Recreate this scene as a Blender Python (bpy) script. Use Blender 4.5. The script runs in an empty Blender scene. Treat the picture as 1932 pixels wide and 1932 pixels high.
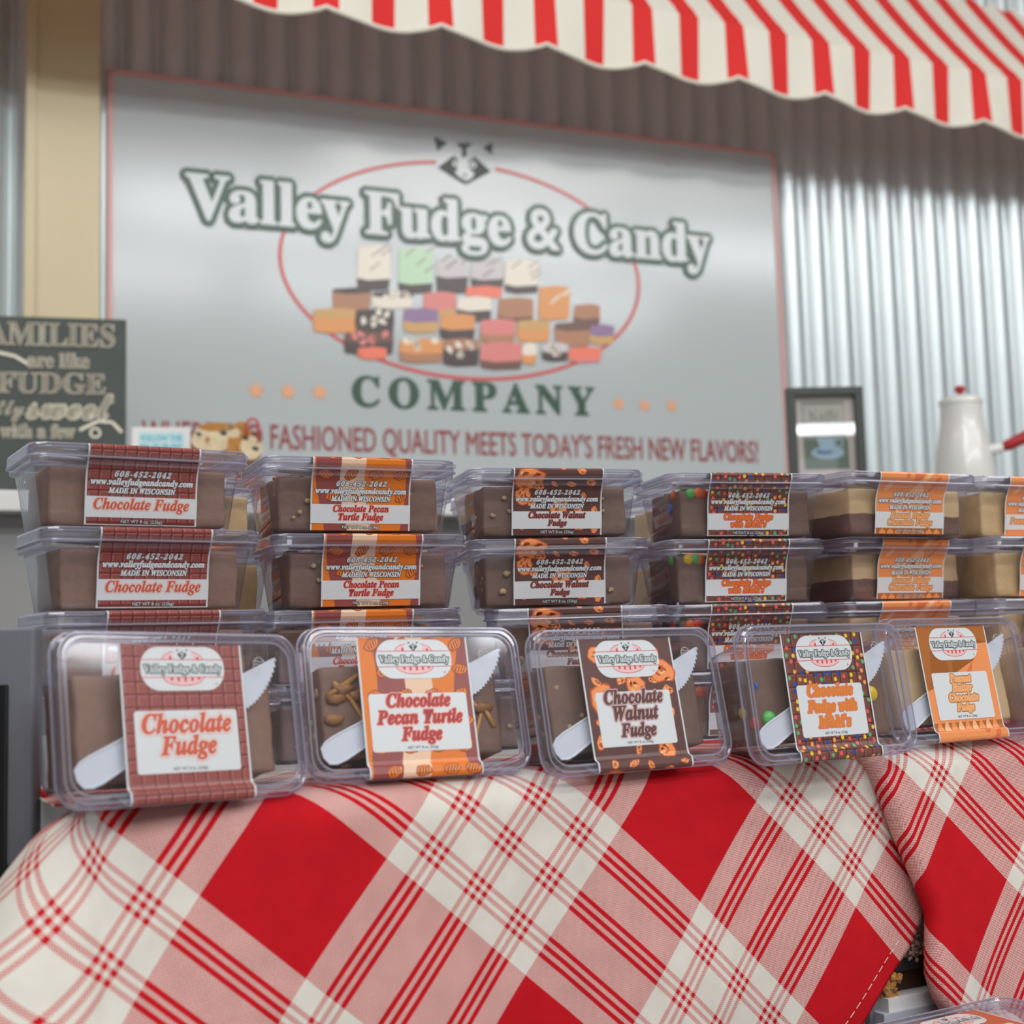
import bpy, bmesh, math, random
from mathutils import Vector, Matrix
random.seed(7)
SC = bpy.context.scene
COL = SC.collection
PI = math.pi

# ------------------------------------------------------------------ camera, world, lights
F, PITCH, ROLL = 2502.2, 0.099934, -0.027582      # focal length in px of the 1932 frame
def cam_axes():
    cp, sp = math.cos(PITCH), math.sin(PITCH)
    fwd = Vector((0, cp, sp)); up = Vector((0, -sp, cp)); rt = Vector((1, 0, 0))
    c, s = math.cos(ROLL), math.sin(ROLL)
    return c*rt + s*up, -s*rt + c*up, fwd
RT, UP, FW = cam_axes()
cd = bpy.data.cameras.new('camera'); cam = bpy.data.objects.new('camera', cd); COL.objects.link(cam)
cd.sensor_width = 36; cd.lens = F/1932*36; cd.clip_start = 0.02; cd.clip_end = 60
cam.matrix_world = Matrix(((RT.x, UP.x, -FW.x, 0), (RT.y, UP.y, -FW.y, 0), (RT.z, UP.z, -FW.z, 0), (0, 0, 0, 1)))
cd.dof.use_dof = True; cd.dof.focus_distance = 0.98; cd.dof.aperture_fstop = 7.4
SC.camera = cam
SC.view_settings.view_transform = 'Standard'; SC.view_settings.look = 'None'
SC.view_settings.gamma = 1; SC.view_settings.use_curve_mapping = False
SC.view_settings.exposure = 0.0
SC.cycles.transparent_max_bounces = 40
SC.cycles.max_bounces = 8
W = bpy.data.worlds.new('world'); SC.world = W; W.use_nodes = True
W.node_tree.nodes['Background'].inputs[0].default_value = (0.80, 0.84, 0.90, 1)
W.node_tree.nodes['Background'].inputs[1].default_value = 1.2
FLOOR_Z, CEIL_Z = -1.1, 2.45
def area(name, loc, target, sx, sy, power, col):
    l = bpy.data.lights.new(name, 'AREA'); l.shape = 'RECTANGLE'; l.size = sx; l.size_y = sy
    l.energy = power; l.color = col
    o = bpy.data.objects.new(name, l); COL.objects.link(o); o.location = loc
    o.rotation_euler = (Vector(target)-Vector(loc)).to_track_quat('-Z', 'Y').to_euler()
    return o
# rows of ceiling tubes in front of the stall, parallel to the wall, and a broad soft panel bank
for yy, xx, pw in ((-0.72, 2.4, 15), (-2.25, 2.4, 13)):
    for k in range(4):
        q = (k-1.5)*1.55
        o = area('tube_light', (xx+q*0.931, yy+q*0.365, 2.36), (xx, yy, 0), 1.36, 0.15, pw, (0.96, 0.98, 1.0))
        o.rotation_euler = (math.radians(55), 0, math.radians(21.4))
for k in range(3):
    o = area('tube_light', (1.8+2.3*k, -10.1+.12*k, 2.36), (0, 0, 0), 1.9, 0.12, 14, (0.96, 0.98, 1.0)); o.rotation_euler = (math.radians(60), 0, math.radians(3))
area('panel_light', (-1.0, 0.45, 2.40), (-0.3, 1.6, 0.2), 2.6, 0.9, 60, (1.0, 0.98, 0.95))
area('panel_light', (2.2, 0.9, 2.40), (1.3, 1.8, 0.2), 2.2, 0.9, 44, (1.0, 0.98, 0.95))

# ------------------------------------------------------------------ placing helpers
def ray(px, py):
    return ((px-966)/F)*RT - ((py-966)/F)*UP + FW
def hit_plane(px, py, p0, n):
    d = ray(px, py); return d*((Vector(p0)).dot(n)/d.dot(n))
WPSI = math.radians(21.4)
WU = Vector((math.cos(WPSI), math.sin(WPSI), 0)); WN = Vector((math.sin(WPSI), -math.cos(WPSI), 0))
W0 = Vector((0, 2.9, 0))
def wall_pt(s, z, off=0.0):
    return W0 + WU*s + WN*off + Vector((0, 0, z))
def wall_sz(px, py, off=0.0):
    P = hit_plane(px, py, W0+WN*off, WN); return (P-W0).dot(WU), P.z
def at_depth(px, py, y):
    d = ray(px, py); return d*(y/d.y)

# ------------------------------------------------------------------ materials
def lin(c):
    r = []
    for v in c:
        v /= 255.0
        r.append(v/12.92 if v <= 0.04045 else ((v+0.055)/1.055)**2.4)
    return (r[0], r[1], r[2], 1)
MATS = {}
def mat(name, rgb, rough=0.5, metal=0.0, spec=0.5, noise=0.0, nscale=60, bump=0.0, coat=0.0, trans=0.0):
    if name in MATS: return MATS[name]
    m = bpy.data.materials.new(name); m.use_nodes = True; nt = m.node_tree; b = nt.nodes['Principled BSDF']
    b.inputs['Base Color'].default_value = lin(rgb); b.inputs['Roughness'].default_value = rough
    b.inputs['Metallic'].default_value = metal; b.inputs['Specular IOR Level'].default_value = spec
    b.inputs['Coat Weight'].default_value = coat; b.inputs['Coat Roughness'].default_value = 0.1
    if noise or bump:
        tc = nt.nodes.new('ShaderNodeTexCoord'); n = nt.nodes.new('ShaderNodeTexNoise')
        n.inputs['Scale'].default_value = nscale; n.inputs['Detail'].default_value = 4
        nt.links.new(tc.outputs['Object'], n.inputs['Vector'])
        if noise:
            mr = nt.nodes.new('ShaderNodeMapRange'); mr.inputs['From Min'].default_value = 0.3; mr.inputs['From Max'].default_value = 0.7
            mr.inputs['To Min'].default_value = 1-noise; mr.inputs['To Max'].default_value = 1+noise
            nt.links.new(n.outputs['Fac'], mr.inputs['Value'])
            mx = nt.nodes.new('ShaderNodeVectorMath'); mx.operation = 'SCALE'; mx.inputs[0].default_value = lin(rgb)[:3]
            nt.links.new(mr.outputs[0], mx.inputs['Scale']); nt.links.new(mx.outputs[0], b.inputs['Base Color'])
        if bump:
            bp = nt.nodes.new('ShaderNodeBump'); bp.inputs['Strength'].default_value = bump; bp.inputs['Distance'].default_value = 0.002
            nt.links.new(n.outputs['Fac'], bp.inputs['Height']); nt.links.new(bp.outputs[0], b.inputs['Normal'])
    if trans:
        tr = nt.nodes.new('ShaderNodeBsdfTranslucent'); tr.inputs[0].default_value = lin(rgb)
        mixs = nt.nodes.new('ShaderNodeMixShader'); mixs.inputs[0].default_value = trans
        nt.links.new(b.outputs[0], mixs.inputs[1]); nt.links.new(tr.outputs[0], mixs.inputs[2])
        nt.links.new(mixs.outputs[0], nt.nodes['Material Output'].inputs[0])
    MATS[name] = m; return m
def plastic(name, col, edge, ior=1.5, rough=0.06, haze=0.0, pwr=3.0):
    m = bpy.data.materials.new(name); m.use_nodes = True; nt = m.node_tree; N = nt.nodes; L = nt.links
    N.remove(N['Principled BSDF'])
    tb = N.new('ShaderNodeBsdfTransparent'); gl = N.new('ShaderNodeBsdfGlossy'); gl.inputs['Roughness'].default_value = rough
    gl.inputs['Color'].default_value = (0.97, 0.97, 1, 1)
    lw = N.new('ShaderNodeLayerWeight'); lw.inputs['Blend'].default_value = 0.5
    mc = N.new('ShaderNodeMix'); mc.data_type = 'RGBA'; mc.inputs[6].default_value = col; mc.inputs[7].default_value = edge
    pw = N.new('ShaderNodeMath'); pw.operation = 'POWER'; pw.inputs[1].default_value = pwr
    L.new(lw.outputs['Facing'], pw.inputs[0]); L.new(pw.outputs[0], mc.inputs[0]); L.new(mc.outputs[2], tb.inputs[0])
    f0 = ((ior-1)/(ior+1))**2
    p5 = N.new('ShaderNodeMath'); p5.operation = 'POWER'; p5.inputs[1].default_value = 4.5; L.new(lw.outputs['Facing'], p5.inputs[0])
    fr = N.new('ShaderNodeMath'); fr.operation = 'MULTIPLY_ADD'; fr.inputs[1].default_value = 1-f0; fr.inputs[2].default_value = f0; L.new(p5.outputs[0], fr.inputs[0])
    mx = N.new('ShaderNodeMixShader'); L.new(fr.outputs[0], mx.inputs[0]); L.new(tb.outputs[0], mx.inputs[1]); L.new(gl.outputs[0], mx.inputs[2])
    out = mx
    if haze:
        df = N.new('ShaderNodeBsdfDiffuse'); df.inputs[0].default_value = (0.86, 0.86, 0.93, 1)
        tl = N.new('ShaderNodeBsdfTranslucent'); tl.inputs[0].default_value = (0.86, 0.86, 0.93, 1)
        ad = N.new('ShaderNodeMixShader'); L.new(df.outputs[0], ad.inputs[1]); L.new(tl.outputs[0], ad.inputs[2])
        m2 = N.new('ShaderNodeMixShader'); m2.inputs[0].default_value = haze
        L.new(mx.outputs[0], m2.inputs[1]); L.new(ad.outputs[0], m2.inputs[2]); out = m2
    L.new(out.outputs[0], N['Material Output'].inputs[0]); MATS[name] = m; return m
P_WALL = plastic('clear_plastic', (0.97, 0.97, 0.98, 1), (0.45, 0.45, 0.60, 1), 1.5, 0.06, 0.035, 3.0)
P_RIM = plastic('clear_plastic_rim', (0.94, 0.94, 0.97, 1), (0.38, 0.38, 0.55, 1), 1.75, 0.10, 0.10, 1.7)

# ------------------------------------------------------------------ object helpers
def link(name, me, parent=None, loc=None):
    o = bpy.data.objects.new(name, me); COL.objects.link(o)
    if parent: o.parent = parent
    if loc is not None: o.location = loc
    return o
def mesh_from(name, verts, faces, mats, idx=None, smooth=False):
    me = bpy.data.meshes.new(name); me.from_pydata([tuple(v) for v in verts], [], faces)
    for m in (mats if isinstance(mats, (list, tuple)) else [mats]): me.materials.append(m)
    if idx is not None: me.polygons.foreach_set('material_index', idx)
    if smooth: me.polygons.foreach_set('use_smooth', [True]*len(me.polygons))
    me.update(); return me
def bm_mesh(name, bm, mats, smooth=False):
    me = bpy.data.meshes.new(name); bm.to_mesh(me); bm.free()
    for m in (mats if isinstance(mats, (list, tuple)) else [mats]): me.materials.append(m)
    if smooth: me.polygons.foreach_set('use_smooth', [True]*len(me.polygons))
    return me
def thing(name, label, cat, M=None, group=None):
    o = bpy.data.objects.new(name, None); COL.objects.link(o); o.empty_display_size = 0.02
    if M is not None: o.matrix_world = M
    return tag(o, label, cat, group)
def tag(o, label, cat, group=None):
    o['label'] = label; o['category'] = cat
    if group: o['group'] = group
    return o
def struct(o):
    o['kind'] = 'structure'; return o
def box_bm(bm, c, s, M=None, bev=0.0, mi=0):
    r = bmesh.ops.create_cube(bm, size=1); vs = r['verts']
    for v in vs: v.co = Vector((v.co.x*s[0]+c[0], v.co.y*s[1]+c[1], v.co.z*s[2]+c[2]))
    fs = {f for v in vs for f in v.link_faces}
    for f in fs: f.material_index = mi
    if bev:
        es = {e for v in vs for e in v.link_edges}
        r2 = bmesh.ops.bevel(bm, geom=list(es), offset=bev, segments=2, affect='EDGES', profile=0.7)
        vs = list({v for f in r2['faces'] for v in f.verts} | {v for v in vs if v.is_valid})
    if M is not None:
        for v in vs: v.co = M @ v.co
    return vs
def box(name, c, s, m, parent=None, bev=0.0, smooth=False):
    bm = bmesh.new(); box_bm(bm, c, s, None, bev); return link(name, bm_mesh(name, bm, m, smooth), parent)
def frame_mtx(origin, X, Y, Z):
    return Matrix(((X.x, Y.x, Z.x, origin.x), (X.y, Y.y, Z.y, origin.y), (X.z, Y.z, Z.z, origin.z), (0, 0, 0, 1)))
def prism(bm, pts, z0, z1, mi=0):
    n = len(pts); a = [bm.verts.new((p[0], p[1], z0)) for p in pts]; b = [bm.verts.new((p[0], p[1], z1)) for p in pts]
    f = bm.faces.new(b); f.material_index = mi; f = bm.faces.new(a[::-1]); f.material_index = mi
    for i in range(n):
        f = bm.faces.new((a[i], a[(i+1) % n], b[(i+1) % n], b[i])); f.material_index = mi
def lathe(prof, n=40, axis_mtx=None):
    vs, fs = [], []
    for r, z in prof:
        for k in range(n):
            a = 2*PI*k/n; vs.append(Vector((r*math.cos(a), r*math.sin(a), z)))
    for i in range(len(prof)-1):
        for k in range(n):
            fs.append((i*n+k, i*n+(k+1) % n, (i+1)*n+(k+1) % n, (i+1)*n+k))
    if axis_mtx: vs = [axis_mtx @ v for v in vs]
    return vs, fs
def tube(pts, r, n=12):
    vs, fs = [], []; m = len(pts)
    for i, p in enumerate(pts):
        t = (pts[min(i+1, m-1)]-pts[max(i-1, 0)]).normalized()
        u = t.orthogonal().normalized() if i == 0 else (u - t*u.dot(t)).normalized()
        w = t.cross(u); rr = r[i] if isinstance(r, (list, tuple)) else r
        for k in range(n): vs.append(p+(u*math.cos(2*PI*k/n)+w*math.sin(2*PI*k/n))*rr)
    for i in range(m-1):
        for k in range(n): fs.append((i*n+k, i*n+(k+1) % n, (i+1)*n+(k+1) % n, (i+1)*n+k))
    fs.append(tuple(range(n))[::-1]); fs.append(tuple((m-1)*n+k for k in range(n)))
    return vs, fs

# ------------------------------------------------------------------ lettering (text turned into flat mesh outlines)
def style(s, k):
    o = ''
    base = {'b': (0x1D400, 0x1D41A), 'bi': (0x1D468, 0x1D482), 'bs': (0x1D4D0, 0x1D4EA)}.get(k)
    for ch in s:
        if base and 'A' <= ch <= 'Z': ch = chr(base[0]+ord(ch)-65)
        elif base and 'a' <= ch <= 'z': ch = chr(base[1]+ord(ch)-97)
        elif k in ('b', 'bi') and '0' <= ch <= '9': ch = chr(0x1D7CE+ord(ch)-48)
        o += ch
    return o
TXT = {}
def text2d(s, k='', off=0.0, space=1.0, shear=0.0):
    key = (s, k, off, space, shear)
    if key in TXT: return TXT[key]
    c = bpy.data.curves.new('lettering', 'FONT'); c.body = style(s, k); c.size = 1; c.offset = off
    c.resolution_u = 3; c.space_character = space; c.shear = shear
    o = bpy.data.objects.new('lettering', c); COL.objects.link(o)
    dg = bpy.context.evaluated_depsgraph_get(); dg.update()
    me = bpy.data.meshes.new_from_object(o.evaluated_get(dg))
    vs = [(v.co.x, v.co.y) for v in me.vertices]; fs = [tuple(p.vertices) for p in me.polygons]
    bpy.data.meshes.remove(me); bpy.data.objects.remove(o); bpy.data.curves.remove(c)
    x0 = min(v[0] for v in vs); x1 = max(v[0] for v in vs)
    vs = [(v[0]-(x0+x1)/2, v[1]) for v in vs]
    TXT[key] = (vs, fs, x1-x0); return TXT[key]

class Sheet:
    """flat artwork: u to the right, v downwards; layers stand a hair above each other"""
    def __init__(self): self.v = []; self.f = []; self.mi = []; self.mats = []; self.L = 0
    def m(self, mm):
        if mm not in self.mats: self.mats.append(mm)
        return self.mats.index(mm)
    def add(self, vs, fs, layer, mm):
        b = len(self.v); self.v += [(x, y, layer) for x, y in vs]; self.f += [tuple(b+i for i in f) for f in fs]; self.mi += [self.m(mm)]*len(fs)
    def poly(self, pts, layer, mm): self.add(pts, [tuple(range(len(pts)))], layer, mm)
    def rect(self, x0, y0, x1, y1, layer, mm): self.poly([(x0, y0), (x1, y0), (x1, y1), (x0, y1)], layer, mm)
    def rrect(self, x0, y0, x1, y1, r, layer, mm, n=6):
        p = []
        for cx, cy, a0 in ((x1-r, y1-r, 0), (x0+r, y1-r, 90), (x0+r, y0+r, 180), (x1-r, y0+r, 270)):
            for k in range(n+1):
                a = math.radians(a0+90*k/n); p.append((cx+r*math.cos(a), cy+r*math.sin(a)))
        self.poly(p, layer, mm)
    def disc(self, cx, cy, rx, ry, layer, mm, n=14, a0=0, a1=360):
        p = [(cx+rx*math.cos(math.radians(a0+(a1-a0)*k/n)), cy+ry*math.sin(math.radians(a0+(a1-a0)*k/n))) for k in range(n if a1-a0 == 360 else n+1)]
        self.poly(p, layer, mm)
    def ring(self, cx, cy, rx, ry, w, layer, mm, a0=0, a1=360, n=60):
        vs, fs = [], []
        for k in range(n+1):
            a = math.radians(a0+(a1-a0)*k/n); c, s = math.cos(a), math.sin(a)
            vs += [(cx+(rx-w/2)*c, cy+(ry-w/2)*s), (cx+(rx+w/2)*c, cy+(ry+w/2)*s)]
        for k in range(n): fs.append((2*k, 2*k+1, 2*k+3, 2*k+2))
        self.add(vs, fs, layer, mm)
    def blob(self, cx, cy, rx, ry, rot, layer, mm, seed=0, irr=0.18, n=14):
        rd = random.Random(seed); c, s = math.cos(rot), math.sin(rot); p = []
        for k in range(n):
            a = 2*PI*k/n; q = 1+rd.uniform(-irr, irr); x, y = rx*q*math.cos(a), ry*q*math.sin(a)
            p.append((cx+x*c-y*s, cy+x*s+y*c))
        vs = [(cx, cy)]+p
        self.add(vs, [(0, 1+k, 1+(k+1) % n) for k in range(n)], layer, mm)
    def line(self, pts, w, layer, mm):
        for (x0, y0), (x1, y1) in zip(pts[:-1], pts[1:]):
            d = math.hypot(x1-x0, y1-y0) or 1e-9; nx, ny = -(y1-y0)/d*w/2, (x1-x0)/d*w/2
            self.poly([(x0+nx, y0+ny), (x1+nx, y1+ny), (x1-nx, y1-ny), (x0-nx, y0-ny)], layer, mm)
    def text(self, s, cx, base, width, layer, mm, k='bi', off=0.01, space=1.0, shear=0.0, hs=1.0, outl=(), thick=0.0, slope=0.0):
        """outl: ((radius, material), ...) from the outermost ring inwards; thick fattens the letters"""
        vs, fs, w = text2d(s, k, off, space, shear); q = width/w
        P = [(cx+x*q, base-y*q*hs+slope*x*q) for x, y in vs]
        n = 10
        for i, (r, om) in enumerate(outl):
            for a in range(n):
                dx, dy = r*math.cos(2*PI*a/n), r*math.sin(2*PI*a/n)
                self.add([(x+dx, y+dy) for x, y in P], fs, layer+i*.9+.06*a, om)
        if thick:
            for a in range(6):
                dx, dy = thick*math.cos(2*PI*a/6), thick*math.sin(2*PI*a/6)
                self.add([(x+dx, y+dy) for x, y in P], fs, layer+len(outl)+.08*a, mm)
        self.add(P, fs, layer+len(outl)+.55, mm)
    def build(self, name, path=None, step=0.00005, mapper=None):
        """path: list of (v, point2d(y,z), normal2d) breakpoints"""
        bm = bmesh.new(); vv = [bm.verts.new(v) for v in self.v]
        for f, mi in zip(self.f, self.mi):
            try:
                ff = bm.faces.new([vv[i] for i in f]); ff.material_index = mi
            except ValueError: pass
        if path:
            bmesh.ops.triangulate(bm, faces=[f for f in bm.faces if len(f.verts) > 4])
            for v0, _, _ in path[1:-1]:
                bmesh.ops.bisect_plane(bm, geom=bm.verts[:]+bm.edges[:]+bm.faces[:], plane_co=(0, v0, 0), plane_no=(0, 1, 0), dist=1e-7)
            for v in bm.verts:
                vy = v.co.y; i = 0
                while i < len(path)-2 and vy > path[i+1][0]: i += 1
                a, b = path[i], path[i+1]; t = (vy-a[0])/(b[0]-a[0])
                o = v.co.z*step
                y = a[1][0]+(b[1][0]-a[1][0])*t + o*(a[2][0]+(b[2][0]-a[2][0])*t)
                z = a[1][1]+(b[1][1]-a[1][1])*t + o*(a[2][1]+(b[2][1]-a[2][1])*t)
                v.co = Vector((v.co.x, y, z))
        elif mapper:
            for v in bm.verts: v.co = mapper(v.co.x, v.co.y, v.co.z*step)
        return bm_mesh(name, bm, self.mats)

# ------------------------------------------------------------------ room shell
galv = mat('galvanised_steel', (200, 209, 211), 0.36, 0.5, 0.5, 0.04, 6)
vs, fs = [], []
PER, RIDGE0, AMP = 0.0704, -0.651, 0.012
n_per = 84; s0 = RIDGE0-30*PER; NS = 12
xs = [s0+PER*k/NS for k in range(n_per*NS+1)]
for s in xs:
    off = AMP*(2*abs(math.cos(PI*(s-RIDGE0)/PER))**0.85-1)
    vs += [wall_pt(s, FLOOR_Z, off), wall_pt(s, CEIL_Z, off)]
for k in range(len(xs)-1): fs.append((2*k, 2*k+2, 2*k+3, 2*k+1))
struct(link('wall_back', mesh_from('wall_back', vs, fs, galv, smooth=True)))
fl = mesh_from('floor', [(-6, -13, FLOOR_Z), (7, -13, FLOOR_Z), (7, 7, FLOOR_Z), (-6, 7, FLOOR_Z)], [(0, 1, 2, 3)], mat('concrete_floor', (196, 190, 180), 0.6, noise=0.1, nscale=3))
struct(link('floor', fl))
ce = mesh_from('ceiling', [(-6, -13, CEIL_Z), (7, -13, CEIL_Z), (7, 7, CEIL_Z), (-6, 7, CEIL_Z)], [(3, 2, 1, 0)], mat('ceiling_brown', (132, 121, 112), 0.7, noise=0.08, nscale=4))
struct(link('ceiling', ce))
for nm, x, yy in (('added_wall_left', -4.6, 0), ('added_wall_right', 5.6, 0)):  # unseen side walls, added to darken what the corrugated steel reflects sideways
    struct(link(nm, mesh_from(nm, [(x, -13, FLOOR_Z), (x, 7, FLOOR_Z), (x, 7, CEIL_Z), (x, -13, CEIL_Z)], [(0, 1, 2, 3)], mat('added_wall_brown', (126, 114, 105), 0.7, noise=.06, nscale=3))))
# yellow painted column
tan = mat('cream_yellow_paint', (206, 191, 152), 0.35, noise=0.03, nscale=5)
def wall_box(bm, s0, s1, z0, z1, o0, o1, mi=0, bev=0.0):
    M = frame_mtx(W0, WU, WN, Vector((0, 0, 1)))
    box_bm(bm, ((s0+s1)/2, (o0+o1)/2, (z0+z1)/2), (s1-s0, o1-o0, z1-z0), M, bev, mi)
bm = bmesh.new(); wall_box(bm, -1.0, -0.872, FLOOR_Z, CEIL_Z, 0.0, 0.05, bev=0.004)
wall_box(bm, -1.012, -0.992, FLOOR_Z, CEIL_Z, 0.0, 0.062, bev=0.003)
struct(link('trim_1', bm_mesh('trim_1', bm, tan)))

# ------------------------------------------------------------------ big shop sign on the wall
white_gloss = mat('sign_white', (184, 191, 192), 0.16, spec=0.6)
green = mat('sign_green', (42, 78, 58), 0.3); red = mat('sign_red', (205, 62, 58), 0.3); maroon = mat('sign_maroon', (150, 62, 62), 0.3)
star_c = mat('sign_star', (232, 166, 120), 0.3); black_ink = mat('ink_black', (38, 48, 44), 0.4)
pale = mat('sign_letter_white', (204, 210, 211), 0.2)
SOFF = 0.024
sign = thing('shop_sign', 'large white wall sign with green and red lettering and a raccoon face', 'sign', frame_mtx(W0+WN*SOFF, WU, Vector((0, 0, 1)), WN))
SL, SR, ST, SB = -0.853, 0.700, 1.172, 0.18
box('board', ((SL+SR)/2, (ST+SB)/2, -0.005), (SR-SL, ST-SB, 0.009), white_gloss, sign, 0.001)
fr = bmesh.new(); e = 0.006; pinkred = mat('sign_edge', (212, 158, 152), 0.35)
for (a0, b0, a1, b1) in ((SL-.004, ST-e, SR+.004, ST+.004), (SL-.004, SB-.004, SR+.004, SB+e), (SL-.004, SB, SL+e, ST), (SR-e, SB, SR+.004, ST)):
    box_bm(fr, ((a0+a1)/2, (b0+b1)/2, -0.003), (a1-a0, b1-b0, 0.012), None, 0.001)
link('edging', bm_mesh('edging', fr, pinkred), sign)
def ss(px, py):
    s, z = wall_sz(px, py, SOFF); return (s, z)
SIGN_M = lambda x, y, z: Vector((x, -y, z+0.0004))
def put(sheet, name): return link(name, sheet.build(name, mapper=SIGN_M, step=0.0003), sign)
# oval ring
sL = ss(528, 490)[0]; sR = ss(1206, 570)[0]; zB = ss(870, 714)[1]; zT = ss(820, 303)[1]
ecx, ecy, erx, ery = (sL+sR)/2, -(zB+zT)/2, (sR-sL)/2, (zT-zB)/2
S = Sheet(); gapw = 9.5
S.ring(ecx, ecy, erx, ery, 0.0075, 1, red, -90+gapw, 270-gapw, 90)
put(S, 'oval_ring')
# raccoon face emblem from pixel outline
S = Sheet()
def SP(pts): return [(ss(*p)[0], -ss(*p)[1]) for p in pts]
S.poly(SP([(819, 258), (844, 270), (825, 285)]), 2, black_ink); S.poly(SP([(929, 269), (911, 279), (928, 292)]), 2, black_ink)
S.poly(SP([(862, 270), (891, 271), (885, 277), (880, 279), (880, 296), (872, 297), (872, 279), (866, 277)]), 2, black_ink)
S.poly(SP([(826, 316), (856, 294), (866, 303), (864, 316), (858, 326), (866, 334), (880, 342), (880, 348), (873, 346)]), 2, black_ink)
S.poly(SP([(926, 324), (896, 296), (884, 304), (886, 317), (896, 328), (890, 336), (880, 342), (880, 348), (884, 346)]), 2, black_ink)
a, b = ss(860, 309); S.disc(a, -b, 0.008, 0.008, 3, pale); a, b = ss(892, 311); S.disc(a, -b, 0.008, 0.008, 3, pale)
a, b = ss(860, 309); S.disc(a, -b, 0.0035, 0.0035, 4, black_ink, 8); a, b = ss(892, 311); S.disc(a, -b, 0.0035, 0.0035, 4, black_ink, 8)
a, b = ss(877, 331); S.disc(a, -b, 0.004, 0.003, 4, black_ink, 8)
put(S, 'raccoon_emblem')
# printed pyramid of fudge squares
S = Sheet(); PC = {}
def pc(rgb): return mat('print_%02x%02x%02x' % rgb, rgb, 0.3)
def pp(x, y): return ss(580+x/3.22, 440+y/3.22)
cr = (235, 226, 210); dk = (66, 48, 46); br = (110, 72, 58); lb = (176, 122, 86); og = (224, 150, 82); tn = (205, 160, 96); pk = (222, 128, 122); pu = (140, 110, 150); gn = (190, 222, 186); gy = (205, 198, 200); co = (240, 120, 92)
for (x0, y0, x1, y1, top, bot, fr_, dec) in [
    (300, 75, 500, 350, cr, dk, .72, 's'), (550, 90, 760, 370, gn, dk, .75, 's'), (780, 150, 975, 370, gy, dk, .5, 's'), (990, 170, 1190, 340, gy, dk, .6, 's'), (1195, 160, 1400, 370, cr, dk, .72, 's'),
    (150, 330, 385, 470, dk, lb, .2, ''), (390, 350, 640, 460, dk, cr, .3, 'n'), (960, 320, 1180, 400, co, co, .5, ''), (700, 355, 900, 500, pk, tn, .7, ''), (905, 385, 1115, 540, cr, dk, .5, ''),
    (1155, 390, 1370, 540, lb, br, .75, ''), (1400, 320, 1590, 530, og, og, .8, 's'), (1615, 430, 1775, 590, lb, br, .5, ''), (30, 455, 300, 610, tn, og, .35, ''), (285, 460, 525, 620, dk, dk, .5, 'n'),
    (580, 455, 790, 610, pu, tn, .5, ''), (800, 490, 1015, 650, og, dk, .55, ''), (1045, 520, 1260, 670, pk, lb, .6, ''), (1270, 525, 1470, 665, tn, og, .4, ''), (1500, 540, 1715, 690, br, lb, .3, ''),
    (1710, 555, 1860, 680, pu, tn, .5, ''), (220, 600, 520, 740, br, dk, .4, 'p'), (300, 690, 480, 770, co, co, .5, ''), (555, 640, 820, 790, og, lb, .55, 'n'), (820, 640, 1040, 810, lb, dk, .35, 'n'),
    (1045, 660, 1300, 830, pk, br, .65, 'p'), (1300, 665, 1390, 800, cr, og, .5, ''), (1420, 665, 1580, 780, gy, dk, .45, 'n'), (1580, 690, 1780, 790, co, pk, .6, '')]:
    L0 = 1 + int(y1/60.0)*0.6
    mid = y0+(y1-y0)*fr_; w = x1-x0; rdd = random.Random(x0*7+y0)
    S.poly(SP([(580+x/3.22, 440+y/3.22) for x, y in [(x0, mid), (x1, mid+6), (x1-8, y1-6), (x0+w*.35, y1), (x0+6, y1-14)]]), L0, pc(bot))
    S.poly(SP([(580+x/3.22, 440+y/3.22) for x, y in [(x0+8, y0+10), (x0+w*.6, y0), (x1, y0+12), (x1, mid+6), (x0+w*.35, mid+14), (x0, mid)]]), L0+.15, pc(top))
    if dec:
        dc = {'s': (150, 130, 130) if top != og else cr, 'n': cr, 'p': pk}[dec]
        for q in range(4 if dec == 's' else 6):
            xx = x0+w*(.15+.7*rdd.random()); yy = y0+(y1-y0)*(.1+.5*rdd.random())
            p0 = ss(580+xx/3.22, 440+yy/3.22); p1 = ss(580+(xx+(60 if dec == 's' else 12))/3.22, 440+(yy-(45 if dec == 's' else -12))/3.22)
            if dec == 's':
                if top in (cr, gn, gy, og): S.line([(p0[0], -p0[1]), (p1[0], -p1[1])], 0.003, L0+.3, pc(dc))
            else: S.blob(p0[0], -p0[1], .009, .006, rdd.random()*3, L0+.3, pc(dc), q)
put(S, 'fudge_picture')
# lettering
S = Sheet()
l0, r0 = ss(348, 418), ss(1340, 496)
S.text('Valley Fudge & Candy', (l0[0]+r0[0])/2, -(ss(760, 446)[1]), r0[0]-l0[0]-.005, 12, pale, 'b', 0.006, 1.0, 0, 1.05, ((0.0125, green),), 0.0016)
put(S, 'shop_name')
S = Sheet(); l0, r0 = ss(665, 768), ss(1122, 781)
S.text('COMPANY', (l0[0]+r0[0])/2, -(l0[1]+r0[1])/2, r0[0]-l0[0], 2, green, 'b', 0.01, 1.35, 0, 1.0, (), 0.001)
put(S, 'company_lettering')
S = Sheet(); l0, r0 = ss(268, 838), ss(1430, 867)
S.text("WHERE OLD FASHIONED QUALITY MEETS TODAY'S FRESH NEW FLAVORS!", (l0[0]+r0[0])/2, -(ss(900, 858)[1]), r0[0]-l0[0], 2, maroon, '', 0.0, 1.0, 0, 1.75, (), 0.0005)
put(S, 'slogan')
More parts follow.
